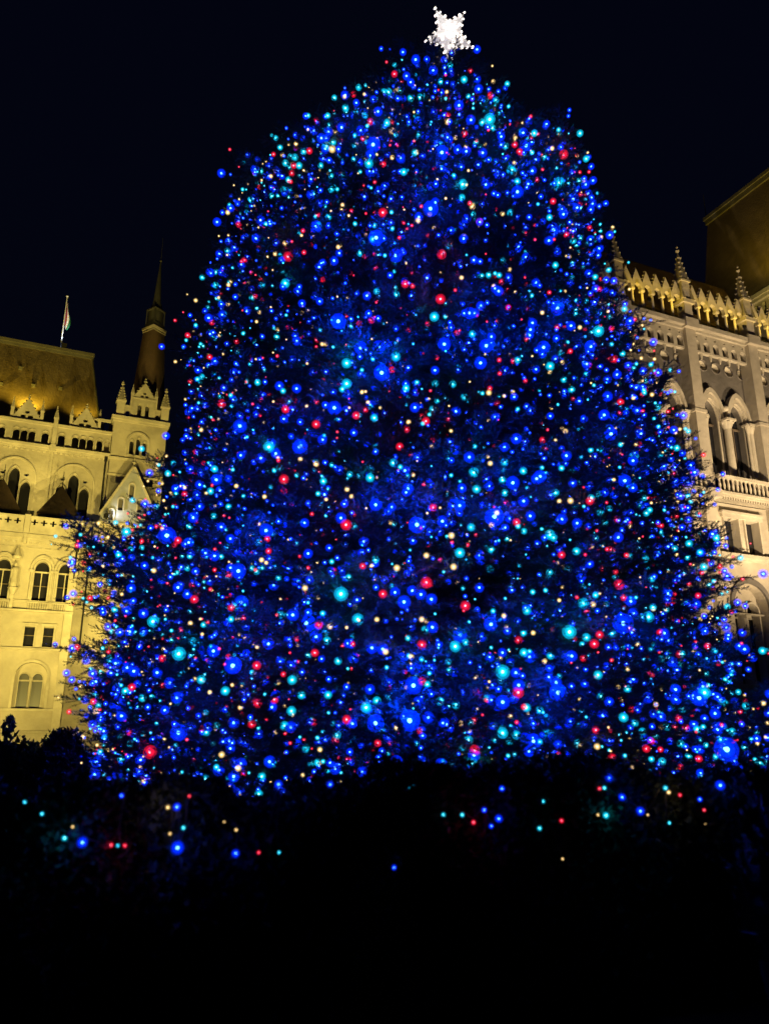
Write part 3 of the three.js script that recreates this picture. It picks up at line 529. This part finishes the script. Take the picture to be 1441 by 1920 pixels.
for (let h = 0.75; h < 18.4; h += h < 3 ? 0.2 : h < 9 ? 0.26 : 0.3) {
  const R0 = reach(h, 1), n = Math.max(5, Math.round(5 + R0 * 2.7)), off = rnd() * 7;
  for (let b = 0; b < n; b++) {
    const az = off + ((b + rr(-0.28, 0.28)) / n) * Math.PI * 2, hh = h + rr(-0.16, 0.16), R = reach(hh, az) * (rnd() < 0.12 ? rr(0.97, 1.04) : rr(0.82, 0.97)) - 0.14;
    const out = V(Math.cos(az), 0, Math.sin(az)), sideways = V(-Math.sin(az), 0, Math.cos(az)), bend = rr(-0.12, 0.12);
    const rise = hh > 15 ? 0.55 : 0.12, sag = hh > 15 ? -0.1 : 0.06 * R;
    // the limb ends at hh on the crown's surface; it leaves the trunk a little lower or higher
    const at = (t) => V(trunkX(hh) - TX + out.x * R * t + sideways.x * bend * R * t * t, hh + (t - 1) * rise * R * 0.5 - sag * Math.sin(Math.PI * t) + 0.10 * R * Math.max(0, t - 0.75) ** 2 * 4, out.z * R * t + sideways.z * bend * R * t * t);
    const pts = []; for (let k = 0; k <= 4; k++) pts.push(at(k / 4));
    const L = R, tube = new THREE.TubeGeometry(new THREE.CatmullRomCurve3(pts), 5, 1, 4), tp = tube.attributes.position;
    for (let i = 0; i <= 5; i++) { const c = new THREE.Vector3(); for (let j = 0; j < 4; j++) c.add(V(tp.getX(i * 5 + j), tp.getY(i * 5 + j), tp.getZ(i * 5 + j))); c.multiplyScalar(0.25); const rad = (0.012 + 0.009 * L) * (1 - i / 5.6); for (let j = 0; j < 5; j++) { const k = i * 5 + j; tp.setXYZ(k, c.x + (tp.getX(k) - c.x) * rad, c.y + (tp.getY(k) - c.y) * rad, c.z + (tp.getZ(k) - c.z) * rad); } }
    limbs.push(tube);
    const step = 0.27 / Math.max(L, 0.3);
    for (let t = 1 - Math.min(0.86, 3.4 / L); t < 1; t += step) {
      const p = at(t), d = at(Math.min(1, t + 0.06)).sub(at(t - 0.02)).normalize();
      for (const s of [-1, 1]) {
        const latL = Math.min(1.2, (1 - t) * L * 0.6 + 0.55), ld = d.clone().multiplyScalar(0.75).addScaledVector(sideways, s * rr(0.65, 0.95)).add(V(0, rr(-0.3, 0.12), 0)).normalize();
        for (let a = 0; a < latL; a += 0.42) { const pp = p.clone().addScaledVector(ld, a); placeSpray(pp, ld.clone().add(V(rr(-0.15, 0.15), rr(-0.25, 0.1), rr(-0.15, 0.15))), rr(-0.5, 0.5), rr(0.8, 1.15)); if (t > 0.45) tips.push([pp.clone().addScaledVector(ld, 0.35), t, out, hh]); }
      }
      if (t > 0.5) for (const s of [-1, 1]) placeSpray(p, d.clone().add(V(0, s > 0 ? rr(0.1, 0.5) : rr(-1.1, -0.4), 0)).addScaledVector(sideways, rr(-0.9, 0.9)), rr(-0.8, 0.8), rr(0.75, 1.0));
      placeSpray(p, d.clone().add(V(rr(-0.1, 0.1), rr(-0.1, 0.15), rr(-0.1, 0.1))), rr(-0.4, 0.4), rr(0.8, 1.1));
    }
    placeSpray(at(0.97), at(1).sub(at(0.93)).normalize(), rr(-0.3, 0.3), rr(0.9, 1.2));
    tips.push([at(1), 1, out, hh], [at(0.93).add(V(0, 0.1, 0)), 0.95, out, hh]);
  }
}
for (let i = 0; i < 22; i++) placeSpray(V(trunkX(18.4) - TX, 17.6 + i * 0.03, 0), V(Math.cos(i * 2.4), 0.9, Math.sin(i * 2.4)), 0, 0.8);
part(tree, 'trunk', new THREE.TubeGeometry(new THREE.CatmullRomCurve3([0, 4, 8, 12, 14, 16, 17.6, 18.7].map((h) => V(trunkX(h) - TX, h, 0))), 30, 0.16, 8), M.bark);
part(tree, 'trunk', cyl(0.42, 0.16, 0, 12, 0, 0, 10), M.bark);
part(tree, 'limb', limbs, M.bark).userData.kind = 'stuff';

// ------------------------------------------------------------------ string lights on the tree
// every lamp is a small bright core; translucent glowing shells imitate its glare
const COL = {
  blue: { haloTint: [0.0, 0.055, 2.6], core: [2.2, 7.5, 34], light: [0.0, 0.035, 1], size: 1.14 },
  cyan: { haloTint: [0.008, 1.05, 1.6], core: [5, 18, 22], light: [0.0, 0.6, 0.85], size: 0.84 },
  red: { haloTint: [1.5, 0.014, 0.07], core: [15, 3.2, 4], light: [1, 0.01, 0.06], size: 0.8 },
  warm: { haloTint: [1.9, 1.2, 0.42], core: [17, 11.5, 5.5], light: [1, 0.62, 0.2], size: 0.56 },
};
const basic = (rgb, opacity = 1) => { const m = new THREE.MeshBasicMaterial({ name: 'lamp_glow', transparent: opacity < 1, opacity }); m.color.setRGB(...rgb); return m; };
for (const c of Object.values(COL)) c.skins = [basic(c.haloTint, 0.15), basic(c.haloTint, 0.34), basic(c.haloTint, 0.5), basic(c.core)];
const plain = (g) => { if (g.index) g = g.toNonIndexed(); g.deleteAttribute('uv'); return g; };
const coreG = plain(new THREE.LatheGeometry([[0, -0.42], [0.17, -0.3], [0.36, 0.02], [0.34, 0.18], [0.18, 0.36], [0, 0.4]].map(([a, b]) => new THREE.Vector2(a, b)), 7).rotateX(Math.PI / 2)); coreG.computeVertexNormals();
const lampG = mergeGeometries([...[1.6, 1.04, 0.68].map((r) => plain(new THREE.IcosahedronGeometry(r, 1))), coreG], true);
const strings = thing('string_lights', 'thousands of blue, turquoise, red and warm white bulbs strung over the whole christmas tree', 'string lights', [TX, 0, TZ]);
const aim = (dir) => new THREE.Quaternion().setFromUnitVectors(V(0, 0, 1), dir.clone().normalize());
const pick = () => { const r = rnd(); return r < 0.5 ? 'blue' : r < 0.73 ? 'cyan' : r < 0.87 ? 'red' : 'warm'; };
function bulb(parent, kind, pos, dir, s) {          // core inside its painted halo shells
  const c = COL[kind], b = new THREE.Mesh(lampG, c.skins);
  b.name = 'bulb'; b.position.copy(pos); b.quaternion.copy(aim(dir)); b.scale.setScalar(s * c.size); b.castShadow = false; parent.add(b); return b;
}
// the bulbs that show largest in the photograph, placed on the crown where they hang
const fromPixel = (x, y) => V((x - 720.5) / 1441, Math.cos(0.28798) * (960 - y) / 1441 + Math.sin(0.28798), Math.sin(0.28798) * (960 - y) / 1441 - Math.cos(0.28798));
const BIG = {
  blue: '768,1352,2 707,1357,1.5 1340,1405,2.4 220,1008,2.2 582,1172,1.8 1152,1172,2 914,1174,1.2 450,1250,1.6 463,805,1.3 633,773,1.3 718,708,1.6 708,457,1.6 805,403,1.6 748,190,2.4 905,658,1.3 680,662,1.2 713,660,1.2 573,843,1.2 781,990,1.6 847,955,1.2 953,912,1.2 920,975,1.9 1002,900,1.1 465,1133,1.2 1155,907,1.1 1025,440,1.5 640,612,1.6 1033,587,1.3 330,1008,1.8 1093,657,1.1 1130,820,1.2 775,1287,1.6 858,1195,1.2 935,1318,1.1 352,1374,1.5 758,1133,1.1 796,188,1.6 630,190,1.3 665,124,1.4 830,655,1.2 875,597,1 1008,660,1.2 895,690,1.1 703,283,1.5 825,298,1.4 975,283,1.3 707,953,1 765,923,.9 743,490,1.3 600,1197,.9 415,1223,1 570,845,1.3 1035,1300,1.6 990,1390,1.2 460,1075,1.4 240,1320,1.5 840,85,2.2 1060,380,1.2 960,370,1.2 600,435,1.1 460,262,1.6 510,270,1 1270,905,1.5 1340,1140,1.2 1290,1310,1.4 420,905,.9 510,1000,1.2',
  cyan: '645,1118,1.9 935,1262,1.8 515,845,1.5 655,690,1.3 655,728,1.3 743,678,1.2 862,357,1.4 695,318,1.2 812,604,1.2 1107,628,1.6 1250,700,1.4 305,1168,1.5 352,1228,1.8 1055,1188,1.8 1198,1160,1.3 690,1328,1.2 557,1277,1 1020,1008,1.2 883,893,1.2 910,235,1.7 950,330,1.5 1035,350,1.7 697,903,1 858,1042,1.2 880,1430,1.2 1020,695,1.1 1080,1135,1.3 675,1165,1.4 850,1215,1.3 255,1000,1.3 620,285,1.3 545,540,1.2 150,1060,1.4 935,1375,1.2 1300,1300,1.5',
  red: '823,571,1.4 825,488,1.3 798,1097,1.5 654,990,1.5 868,1140,1.2 963,1300,1.4 797,798,1 300,1410,1.8 550,490,1.4 720,410,1.3 760,543,1 790,1212,1.1 720,1118,1 750,845,.9 600,803,1.1 542,905,1.3 672,787,1 885,1407,1.2 380,1127,1 493,1250,1 1043,297,1.4 1100,1210,1.1 810,958,.9 960,985,.9 1135,680,1.1 1092,945,1 495,1320,1 655,1350,1 430,762,1.2 545,775,1 1145,1100,1.3 175,1270,1.1 1310,960,1.3 525,1313,.9',
  warm: '843,1010,1.2 847,1068,1.2 745,1070,1.2 798,1047,1 725,1225,1 580,1107,1 600,877,1 1057,945,1.1 1098,1137,1 737,258,1.4 880,398,1.2 783,425,1 910,745,1 790,1165,.9 625,1178,.9 617,653,1 835,240,1.2 440,400,1 545,465,1 630,290,1.6 1345,870,1.2 460,1440,1 430,1415,1 1170,1440,1 1105,1400,1 200,1335,1.3 1245,1475,1',
};
const glowOf = { blue: 2.9, cyan: 0.2, red: 0.16, warm: 0.06 };
for (const [kind, list] of Object.entries(BIG)) for (const item of list.split(' ')) {
  const [x, y, s] = item.split(',').map(Number), d = fromPixel(x, y), p = new THREE.Vector3();
  let hit = false;
  for (let t = 6; t < 40 && !hit; t += 0.03) {
    p.copy(camera.position).addScaledVector(d, t);
    if (p.y > 19.5 || p.y < 0.3) continue;
    const dx = p.x - trunkX(p.y), dz = p.z - TZ;
    if (Math.hypot(dx, dz) < reach(p.y, Math.atan2(dz, dx)) * 0.94) hit = true;
  }
  if (!hit) continue;
  const out = V(p.x - trunkX(p.y), 0.1, p.z - TZ).normalize(), at = V(p.x - TX, p.y, p.z - TZ), size = p.distanceTo(camera.position) / 11;
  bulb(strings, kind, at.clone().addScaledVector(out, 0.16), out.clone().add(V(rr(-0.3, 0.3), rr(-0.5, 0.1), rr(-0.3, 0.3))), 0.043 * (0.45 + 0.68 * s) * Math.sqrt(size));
  const l = new THREE.PointLight(new THREE.Color(...COL[kind].light), glowOf[kind] * s * s, 0, 2);
  l.name = 'bulb_light'; l.position.copy(at).add(V(TX, 0, TZ)).addScaledVector(out, 0.2); l.shadow.radius = 1; scene.add(l);
  for (let k = 0; k < 2; k++) { const dd = out.clone().multiplyScalar(0.7).add(V(rr(-0.9, 0.9), rr(-0.7, 0.5), rr(-0.5, 0.5))); placeSpray(at.clone().addScaledVector(dd, -0.38), dd, rr(-1, 1), rr(0.7, 0.9)); }
}
// the rest of the bulbs, along all the boughs
const rest = { blue: [], cyan: [], red: [], warm: [] };
for (let i = tips.length - 1; i > 0; i--) { const j = Math.floor(rnd() * (i + 1)); [tips[i], tips[j]] = [tips[j], tips[i]]; }
let single = 300 - strings.children.length, hung = 0;
for (const [p, t, out, h] of tips) {
  if (hung > 30000) break;
  if (rnd() > ((h > 12 ? 0.95 : t > 0.85 ? 0.66 : t > 0.7 ? 0.4 : 0.2) + 0.8 * Math.max(0, Math.abs(out.x) - 0.6))) continue;
  hung++;
  const kind = pick(), dir = out.clone().add(V(rr(-0.6, 0.6), rr(-0.9, 0.3), rr(-0.6, 0.6))), s = Math.min(0.044, 0.0268 * Math.exp((rnd() + rnd() + rnd() - 1.5) * 0.95)) * (h > 9 ? 1 + (h - 9) * 0.05 : 1);
  const at = p.clone().addScaledVector(out, rr(0.08, 0.2)).add(V(rr(-0.06, 0.06), rr(-0.02, 0.06), rr(-0.06, 0.06)));
  if (single > 0 && out.z > 0.5 && h < 4.5 && t > 0.85) { bulb(strings, kind, at, dir, s); single--; continue; }
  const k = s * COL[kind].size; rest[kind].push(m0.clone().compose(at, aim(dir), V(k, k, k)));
}
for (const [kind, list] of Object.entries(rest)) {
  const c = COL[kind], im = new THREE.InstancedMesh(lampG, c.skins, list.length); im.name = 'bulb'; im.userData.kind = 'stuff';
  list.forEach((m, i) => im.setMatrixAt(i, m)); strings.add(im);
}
sprays.forEach((g, k) => {
  const im = new THREE.InstancedMesh(g, M.needle, sprayAt[k].length); im.name = 'crown'; im.userData.kind = 'stuff'; im.castShadow = im.receiveShadow = true;
  sprayAt[k].forEach((m, i) => im.setMatrixAt(i, m)); tree.add(im);
});
// the wire, wound round the crown
{
  const w = [];
  for (let h = 1.2; h < 18.2; h += 0.8) {
    const pts = []; for (let k = 0; k <= 40; k++) { const az = (k / 40) * Math.PI * 2, hh = h + (k / 40) * 0.8 + 0.12 * Math.sin(k * 1.9), r = reach(hh, az) * (0.9 + 0.05 * Math.sin(k * 2.7)); pts.push(V(trunkX(hh) - TX + Math.cos(az) * r, hh, Math.sin(az) * r)); }
    w.push(new THREE.TubeGeometry(new THREE.CatmullRomCurve3(pts), 160, 0.006, 4));
  }
  part(strings, 'wire', w, M.iron);
}

// ------------------------------------------------------------------ star on the top
{
  const star = thing('tree_star', 'bright white five-pointed star of lamps on the tip of the tree', 'star', [trunkX(20) + 0.08, 19.12, TZ + 0.4]);
  const shape = [], R = 0.7, r = 0.34;
  for (let i = 0; i < 10; i++) { const a = Math.PI / 2 + (i * Math.PI) / 5, q = i % 2 ? r : R; shape.push([Math.cos(a) * q, Math.sin(a) * q]); }
  // two shallow pyramids back to back over the star outline
  const P = []; for (let i = 0; i < 10; i++) { const a = shape[i], b = shape[(i + 1) % 10]; P.push(0, 0, 0.2, a[0], a[1], 0, b[0], b[1], 0, 0, 0, -0.2, b[0], b[1], 0, a[0], a[1], 0); }
  const g = new THREE.BufferGeometry(); g.setAttribute('position', new THREE.Float32BufferAttribute(P, 3)); g.computeVertexNormals();
  const turn = new THREE.Euler(0.5, 0.35, -0.62);
  const skin = std([0.75, 0.75, 0.75], { roughness: 0.5 }); skin.emissive.setRGB(0.28, 0.25, 0.24);
  const body = part(star, 'body_lamp', g, skin); body.rotation.copy(turn);
  part(body, 'rim', shape.map((a, i) => { const b = shape[(i + 1) % 10]; return new THREE.TubeGeometry(new THREE.LineCurve3(V(...a, 0), V(...b, 0)), 1, 0.02, 5); }), M.iron);
  const starG = new THREE.IcosahedronGeometry(0.03, 1), lm = new THREE.MeshBasicMaterial({ name: 'lamp_glow' }); lm.color.setRGB(3, 2.6, 2.35);
  for (let i = 0; i < 10; i++) for (let k = 0; k < 7; k++) for (const s of [1, -1]) {
    const a = shape[i], t = k / 7, b = shape[(i + 1) % 10], e = rr(0.15, 0.85);
    const p = k < 3 ? V(a[0] + (b[0] - a[0]) * (k / 3), a[1] + (b[1] - a[1]) * (k / 3), 0.03 * s) : V((a[0] * (1 - e) + b[0] * e) * (1.05 - t), (a[1] * (1 - e) + b[1] * e) * (1.05 - t), s * (0.03 + 0.2 * t));
    const m = new THREE.Mesh(starG, lm); m.name = 'lamp'; m.position.copy(p); m.scale.setScalar(rr(0.7, 1.2)); body.add(m);
  }
  part(star, 'stem', cyl(0.04, 0.03, -1.1, -0.3, 0, -0.2, 6), M.iron);
  for (const [x, y, z] of [[0.35, 0.1, 0.9], [-0.3, -0.1, 0.9], [0, 0.2, -0.9]]) { const l = new THREE.PointLight(new THREE.Color(1, 0.94, 0.9), 0.7, 0, 2); l.name = 'star_light'; l.position.set(trunkX(20) + 0.08 + x, 19.12 + y, TZ + 0.4 + z); l.shadow.radius = 4; scene.add(l); }
}

// ------------------------------------------------------------------ long low hedge in the foreground
const ring = [[-9, -1.95], [9, -8.25]];
M.hedge.side = THREE.DoubleSide;
{
  const o = thing('hedge', 'long low dark hedge across the foreground with a few coloured bulbs in it', 'hedge', [0, 0, -5.1], Math.atan2(6.3, 18));
  const top = (x) => 1.33 + 0.06 * Math.sin(x * 1.7) + 0.05 * Math.sin(x * 4.3 + 1) + 0.035 * Math.sin(x * 9.7) + 0.02 * Math.sin(x * 23), core = [];
  for (let x = -5.5; x < 6.5; x += 0.3) core.push(new THREE.IcosahedronGeometry(1, 1).scale(0.26, top(x) * 0.48, 0.27).translate(x, top(x) * 0.46, 0));
  core.push(bx(-5.6, 6.6, 0, 1.25, -0.2, 0.2));
  part(o, 'branches', core, M.bark);
  const leaf = new THREE.BufferGeometry(); leaf.setAttribute('position', new THREE.Float32BufferAttribute([-0.014, 0, 0, 0.014, 0, 0, 0, 0.05, 0.01, -0.012, 0.01, 0, 0.016, 0, 0.004, 0.02, 0.036, 0.03, 0.012, 0.01, 0, -0.016, 0, 0.004, -0.022, 0.034, -0.02], 3)); leaf.computeVertexNormals();
  const N = 80000, im = new THREE.InstancedMesh(leaf, M.hedge, N), e = new THREE.Euler(); im.name = 'foliage'; im.userData.kind = 'stuff';
  for (let i = 0; i < N; i++) {
    const x = rr(-5.6, 6.6), t = top(x), face = rnd(), clump = 0.06 * Math.sin(x * 7 + Math.sin(x * 3) * 2), stray = rnd() < 0.06 ? rr(0, 0.09) : 0;
    const y = face < 0.66 ? rr(0.02, t) : t + rr(-0.08, 0.02) + stray, z = face < 0.66 ? 0.3 + clump * Math.sin(y * 6) + rr(-0.07, 0.05) + stray : rr(-0.32, 0.32);
    m0.compose(V(x, y, z), q0.setFromEuler(e.set(rr(-1.3, 1.3), rnd() * 6.28, rr(-1, 1))), V(1, 1, 1).multiplyScalar(rr(0.7, 1.4))); im.setMatrixAt(i, m0);
  }
  o.add(im);
}
// lights strung in the hedge
{
  const low = thing('string_lights', 'sparse string of small coloured bulbs hung in the dark foreground hedge', 'string lights', [0, 0, 0]);
  const list = 'blue,332,1588,2 blue,155,1578,1.5 cyan,122,1570,1 warm,137,1549,.7 red,208,1583,1 red,234,1584,.8 cyan,221,1584,.5 warm,314,1513,1.2 blue,331,1512,1.1 cyan,343,1551,.8 warm,318,1562,.8 blue,440,1599,1.1 warm,441,1555,.8 warm,419,1540,.5 red,483,1597,.7 cyan,521,1597,.5 cyan,80,1525,.6 cyan,48,1503,.5 blue,228,1491,.6 red,354,1492,.6 blue,520,1470,1.2 blue,616,1470,.9 cyan,827,1527,.8 cyan,862,1527,.8 red,883,1541,1 blue,930,1534,1.1 blue,903,1518,.7 blue,916,1548,.6 cyan,1006,1552,.9 red,1047,1538,.9 warm,1049,1609,.6 blue,735,1625,.6 cyan,1013,1502,.6 cyan,1130,1528,1.3 warm,1115,1527,.7 blue,1194,1520,1.2 blue,1160,1494,1 warm,1208,1527,.5 cyan,1248,1542,.5 red,1313,1518,.6 warm,1316,1546,.8 blue,1135,1458,1.1 cyan,1127,1477,.8 red,1118,1478,.8 warm,1247,1485,1.2 cyan,1241,1477,.9 red,1268,1490,.7 blue,936,1478,.8 blue,1305,1498,.6 blue,1343,1472,1.4';
  const ropes = [];
  for (const it of list.split(' ')) {
    const [kind, x, y, s] = it.split(','), d = fromPixel(+x, +y); let best = null;
    for (let i = 0; i < 1; i++) {
      const [ax, az] = [ring[0][0] + 0.122, ring[0][1] + 0.35], [bxx, bz] = [ring[1][0] + 0.122, ring[1][1] + 0.35], nx = -(bz - az), nz = bxx - ax, den = d.x * nx + d.z * nz, t = (ax * nx + az * nz) / den;
      if (t <= 0) continue; const p = camera.position.clone().addScaledVector(d, t), u = ((p.x - ax) * (bxx - ax) + (p.z - az) * (bz - az)) / ((bxx - ax) ** 2 + (bz - az) ** 2);
      if (u >= 0 && u <= 1 && p.y > 0.03) best = [p, V(nx, 0, nz).normalize()];
    }
    if (!best) continue;
    const out = best[1]; if (out.dot(d) > 0) out.negate();
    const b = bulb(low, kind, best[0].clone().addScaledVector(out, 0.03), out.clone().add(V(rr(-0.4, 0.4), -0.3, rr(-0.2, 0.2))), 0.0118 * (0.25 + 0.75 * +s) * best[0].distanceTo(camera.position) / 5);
    ropes.push([b.position.x, b.position.y, b.position.z]);
    if (+s > 0.9) { const l = new THREE.PointLight(new THREE.Color(...COL[kind].light), 0.012 * s * s, 0, 2); l.name = 'bulb_light'; l.position.copy(b.position).addScaledVector(out, 0.04); scene.add(l); }
  }
  ropes.sort((p, q) => p[0] - q[0]);
  const cv = new THREE.CatmullRomCurve3(ropes.map((p) => V(...p).add(V(0, 0.02, -0.035))));
  part(low, 'wire', new THREE.TubeGeometry(cv, 300, 0.004, 4), M.iron);
}

// ------------------------------------------------------------------ dark hedges and shrubs
function hedge(label, name, pts, top, w, n, density = 1) {
  const c = V(...pts[0]), o = thing(name, label, name === 'hedge' ? 'hedge' : 'shrub', [c.x, 0, c.z]), curve = new THREE.CatmullRomCurve3(pts.map((p) => V(p[0] - c.x, 0, p[2] - c.z)));
  const leaf = new THREE.BufferGeometry(); leaf.setAttribute('position', new THREE.Float32BufferAttribute([-0.022, 0, 0, 0.022, 0, 0, 0, 0.075, 0.012, -0.022, 0, 0, 0.022, 0, 0, 0, 0.03, 0.04], 3)); leaf.computeVertexNormals();
  const im = new THREE.InstancedMesh(leaf, M.hedge, n), e = new THREE.Euler(); im.name = 'foliage'; im.userData.kind = 'stuff';
  const core = [];
  for (let k = 0; k <= 24; k++) { const p = curve.getPointAt(k / 24), t = top(k / 24, 0); core.push(new THREE.IcosahedronGeometry(1, 1).scale(w * 0.8, t * 0.47, w * 0.8).translate(p.x, t * 0.46, p.z)); }
  part(o, 'branches', core, M.hedge);
  for (let i = 0; i < n; i++) {
    const u = rnd(), p = curve.getPointAt(u), a = rnd() * Math.PI * 2, t = top(u, a), v = Math.acos(rr(-0.2, 1)), k = rr(0.85, 1.06);
    m0.compose(V(p.x + Math.cos(a) * Math.sin(v) * w * k, Math.max(0.03, t * 0.5 + t * 0.5 * Math.cos(v) * k), p.z + Math.sin(a) * Math.sin(v) * w * k), q0.setFromEuler(e.set(rr(-1.4, 1.4), rnd() * 6.28, rr(-1, 1))), V(1, 1, 1).multiplyScalar(rr(0.7, 1.5)));
    im.setMatrixAt(i, m0);
  }
  o.add(im); return o;
}
M.hedge.side = THREE.DoubleSide;
hedge('dark clipped hedge running in front of the yellow wing, at the left frame edge', 'hedge', [[-9.6, 0, -12.4], [-7.2, 0, -12.6], [-5.4, 0, -12.9]], (u) => 1.56 + 0.05 * Math.sin(u * 31) + 0.03 * Math.sin(u * 74), 0.55, 16000);
hedge('taller rounded dark shrub between the clipped hedge and the left boughs', 'shrub', [[-4.98, 0, -12.1], [-4.72, 0, -12.15]], (u) => 1.66 + 0.06 * Math.sin(u * 21), 0.3, 5000);
hedge('rounded leafy mass standing in for a dark figure at the right frame edge', 'shrub', [[2.15, 0, -4.3], [2.45, 0, -4.25], [2.8, 0, -4.3]], (u) => 1.5 + 0.03 * Math.sin(u * 9), 0.36, 9000);  // leafy stand-in for a person with dark shoulders
{
  const s = thing('sapling', 'thin bare sapling with one dark tuft, rising above the left hedge', 'sapling', [-5.95, 0, -12.6]);
  part(s, 'stem', [cyl(0.05, 0.03, 0, 1.78, 0, 0, 6), ...[[-0.16, 1.62, 0.7], [0.14, 1.6, -0.6]].map(([x, y, a]) => new THREE.CylinderGeometry(0.012, 0.016, 0.34, 5).rotateZ(a).translate(x * 0.7, y, 0))], M.bark);
  const g = []; for (let i = 0; i < 110; i++) { const y = rnd(), r = 0.085 * Math.sin(Math.PI * (0.12 + 0.8 * y)), a = rnd() * 6.28; g.push(new THREE.ConeGeometry(0.02, 0.1, 4).rotateZ(rr(-0.8, 0.8)).translate(Math.cos(a) * r + y * 0.03, 1.7 + y * 0.26, Math.sin(a) * r)); }
  part(s, 'tuft', g, M.hedge);
}
renderer.render(scene, camera);
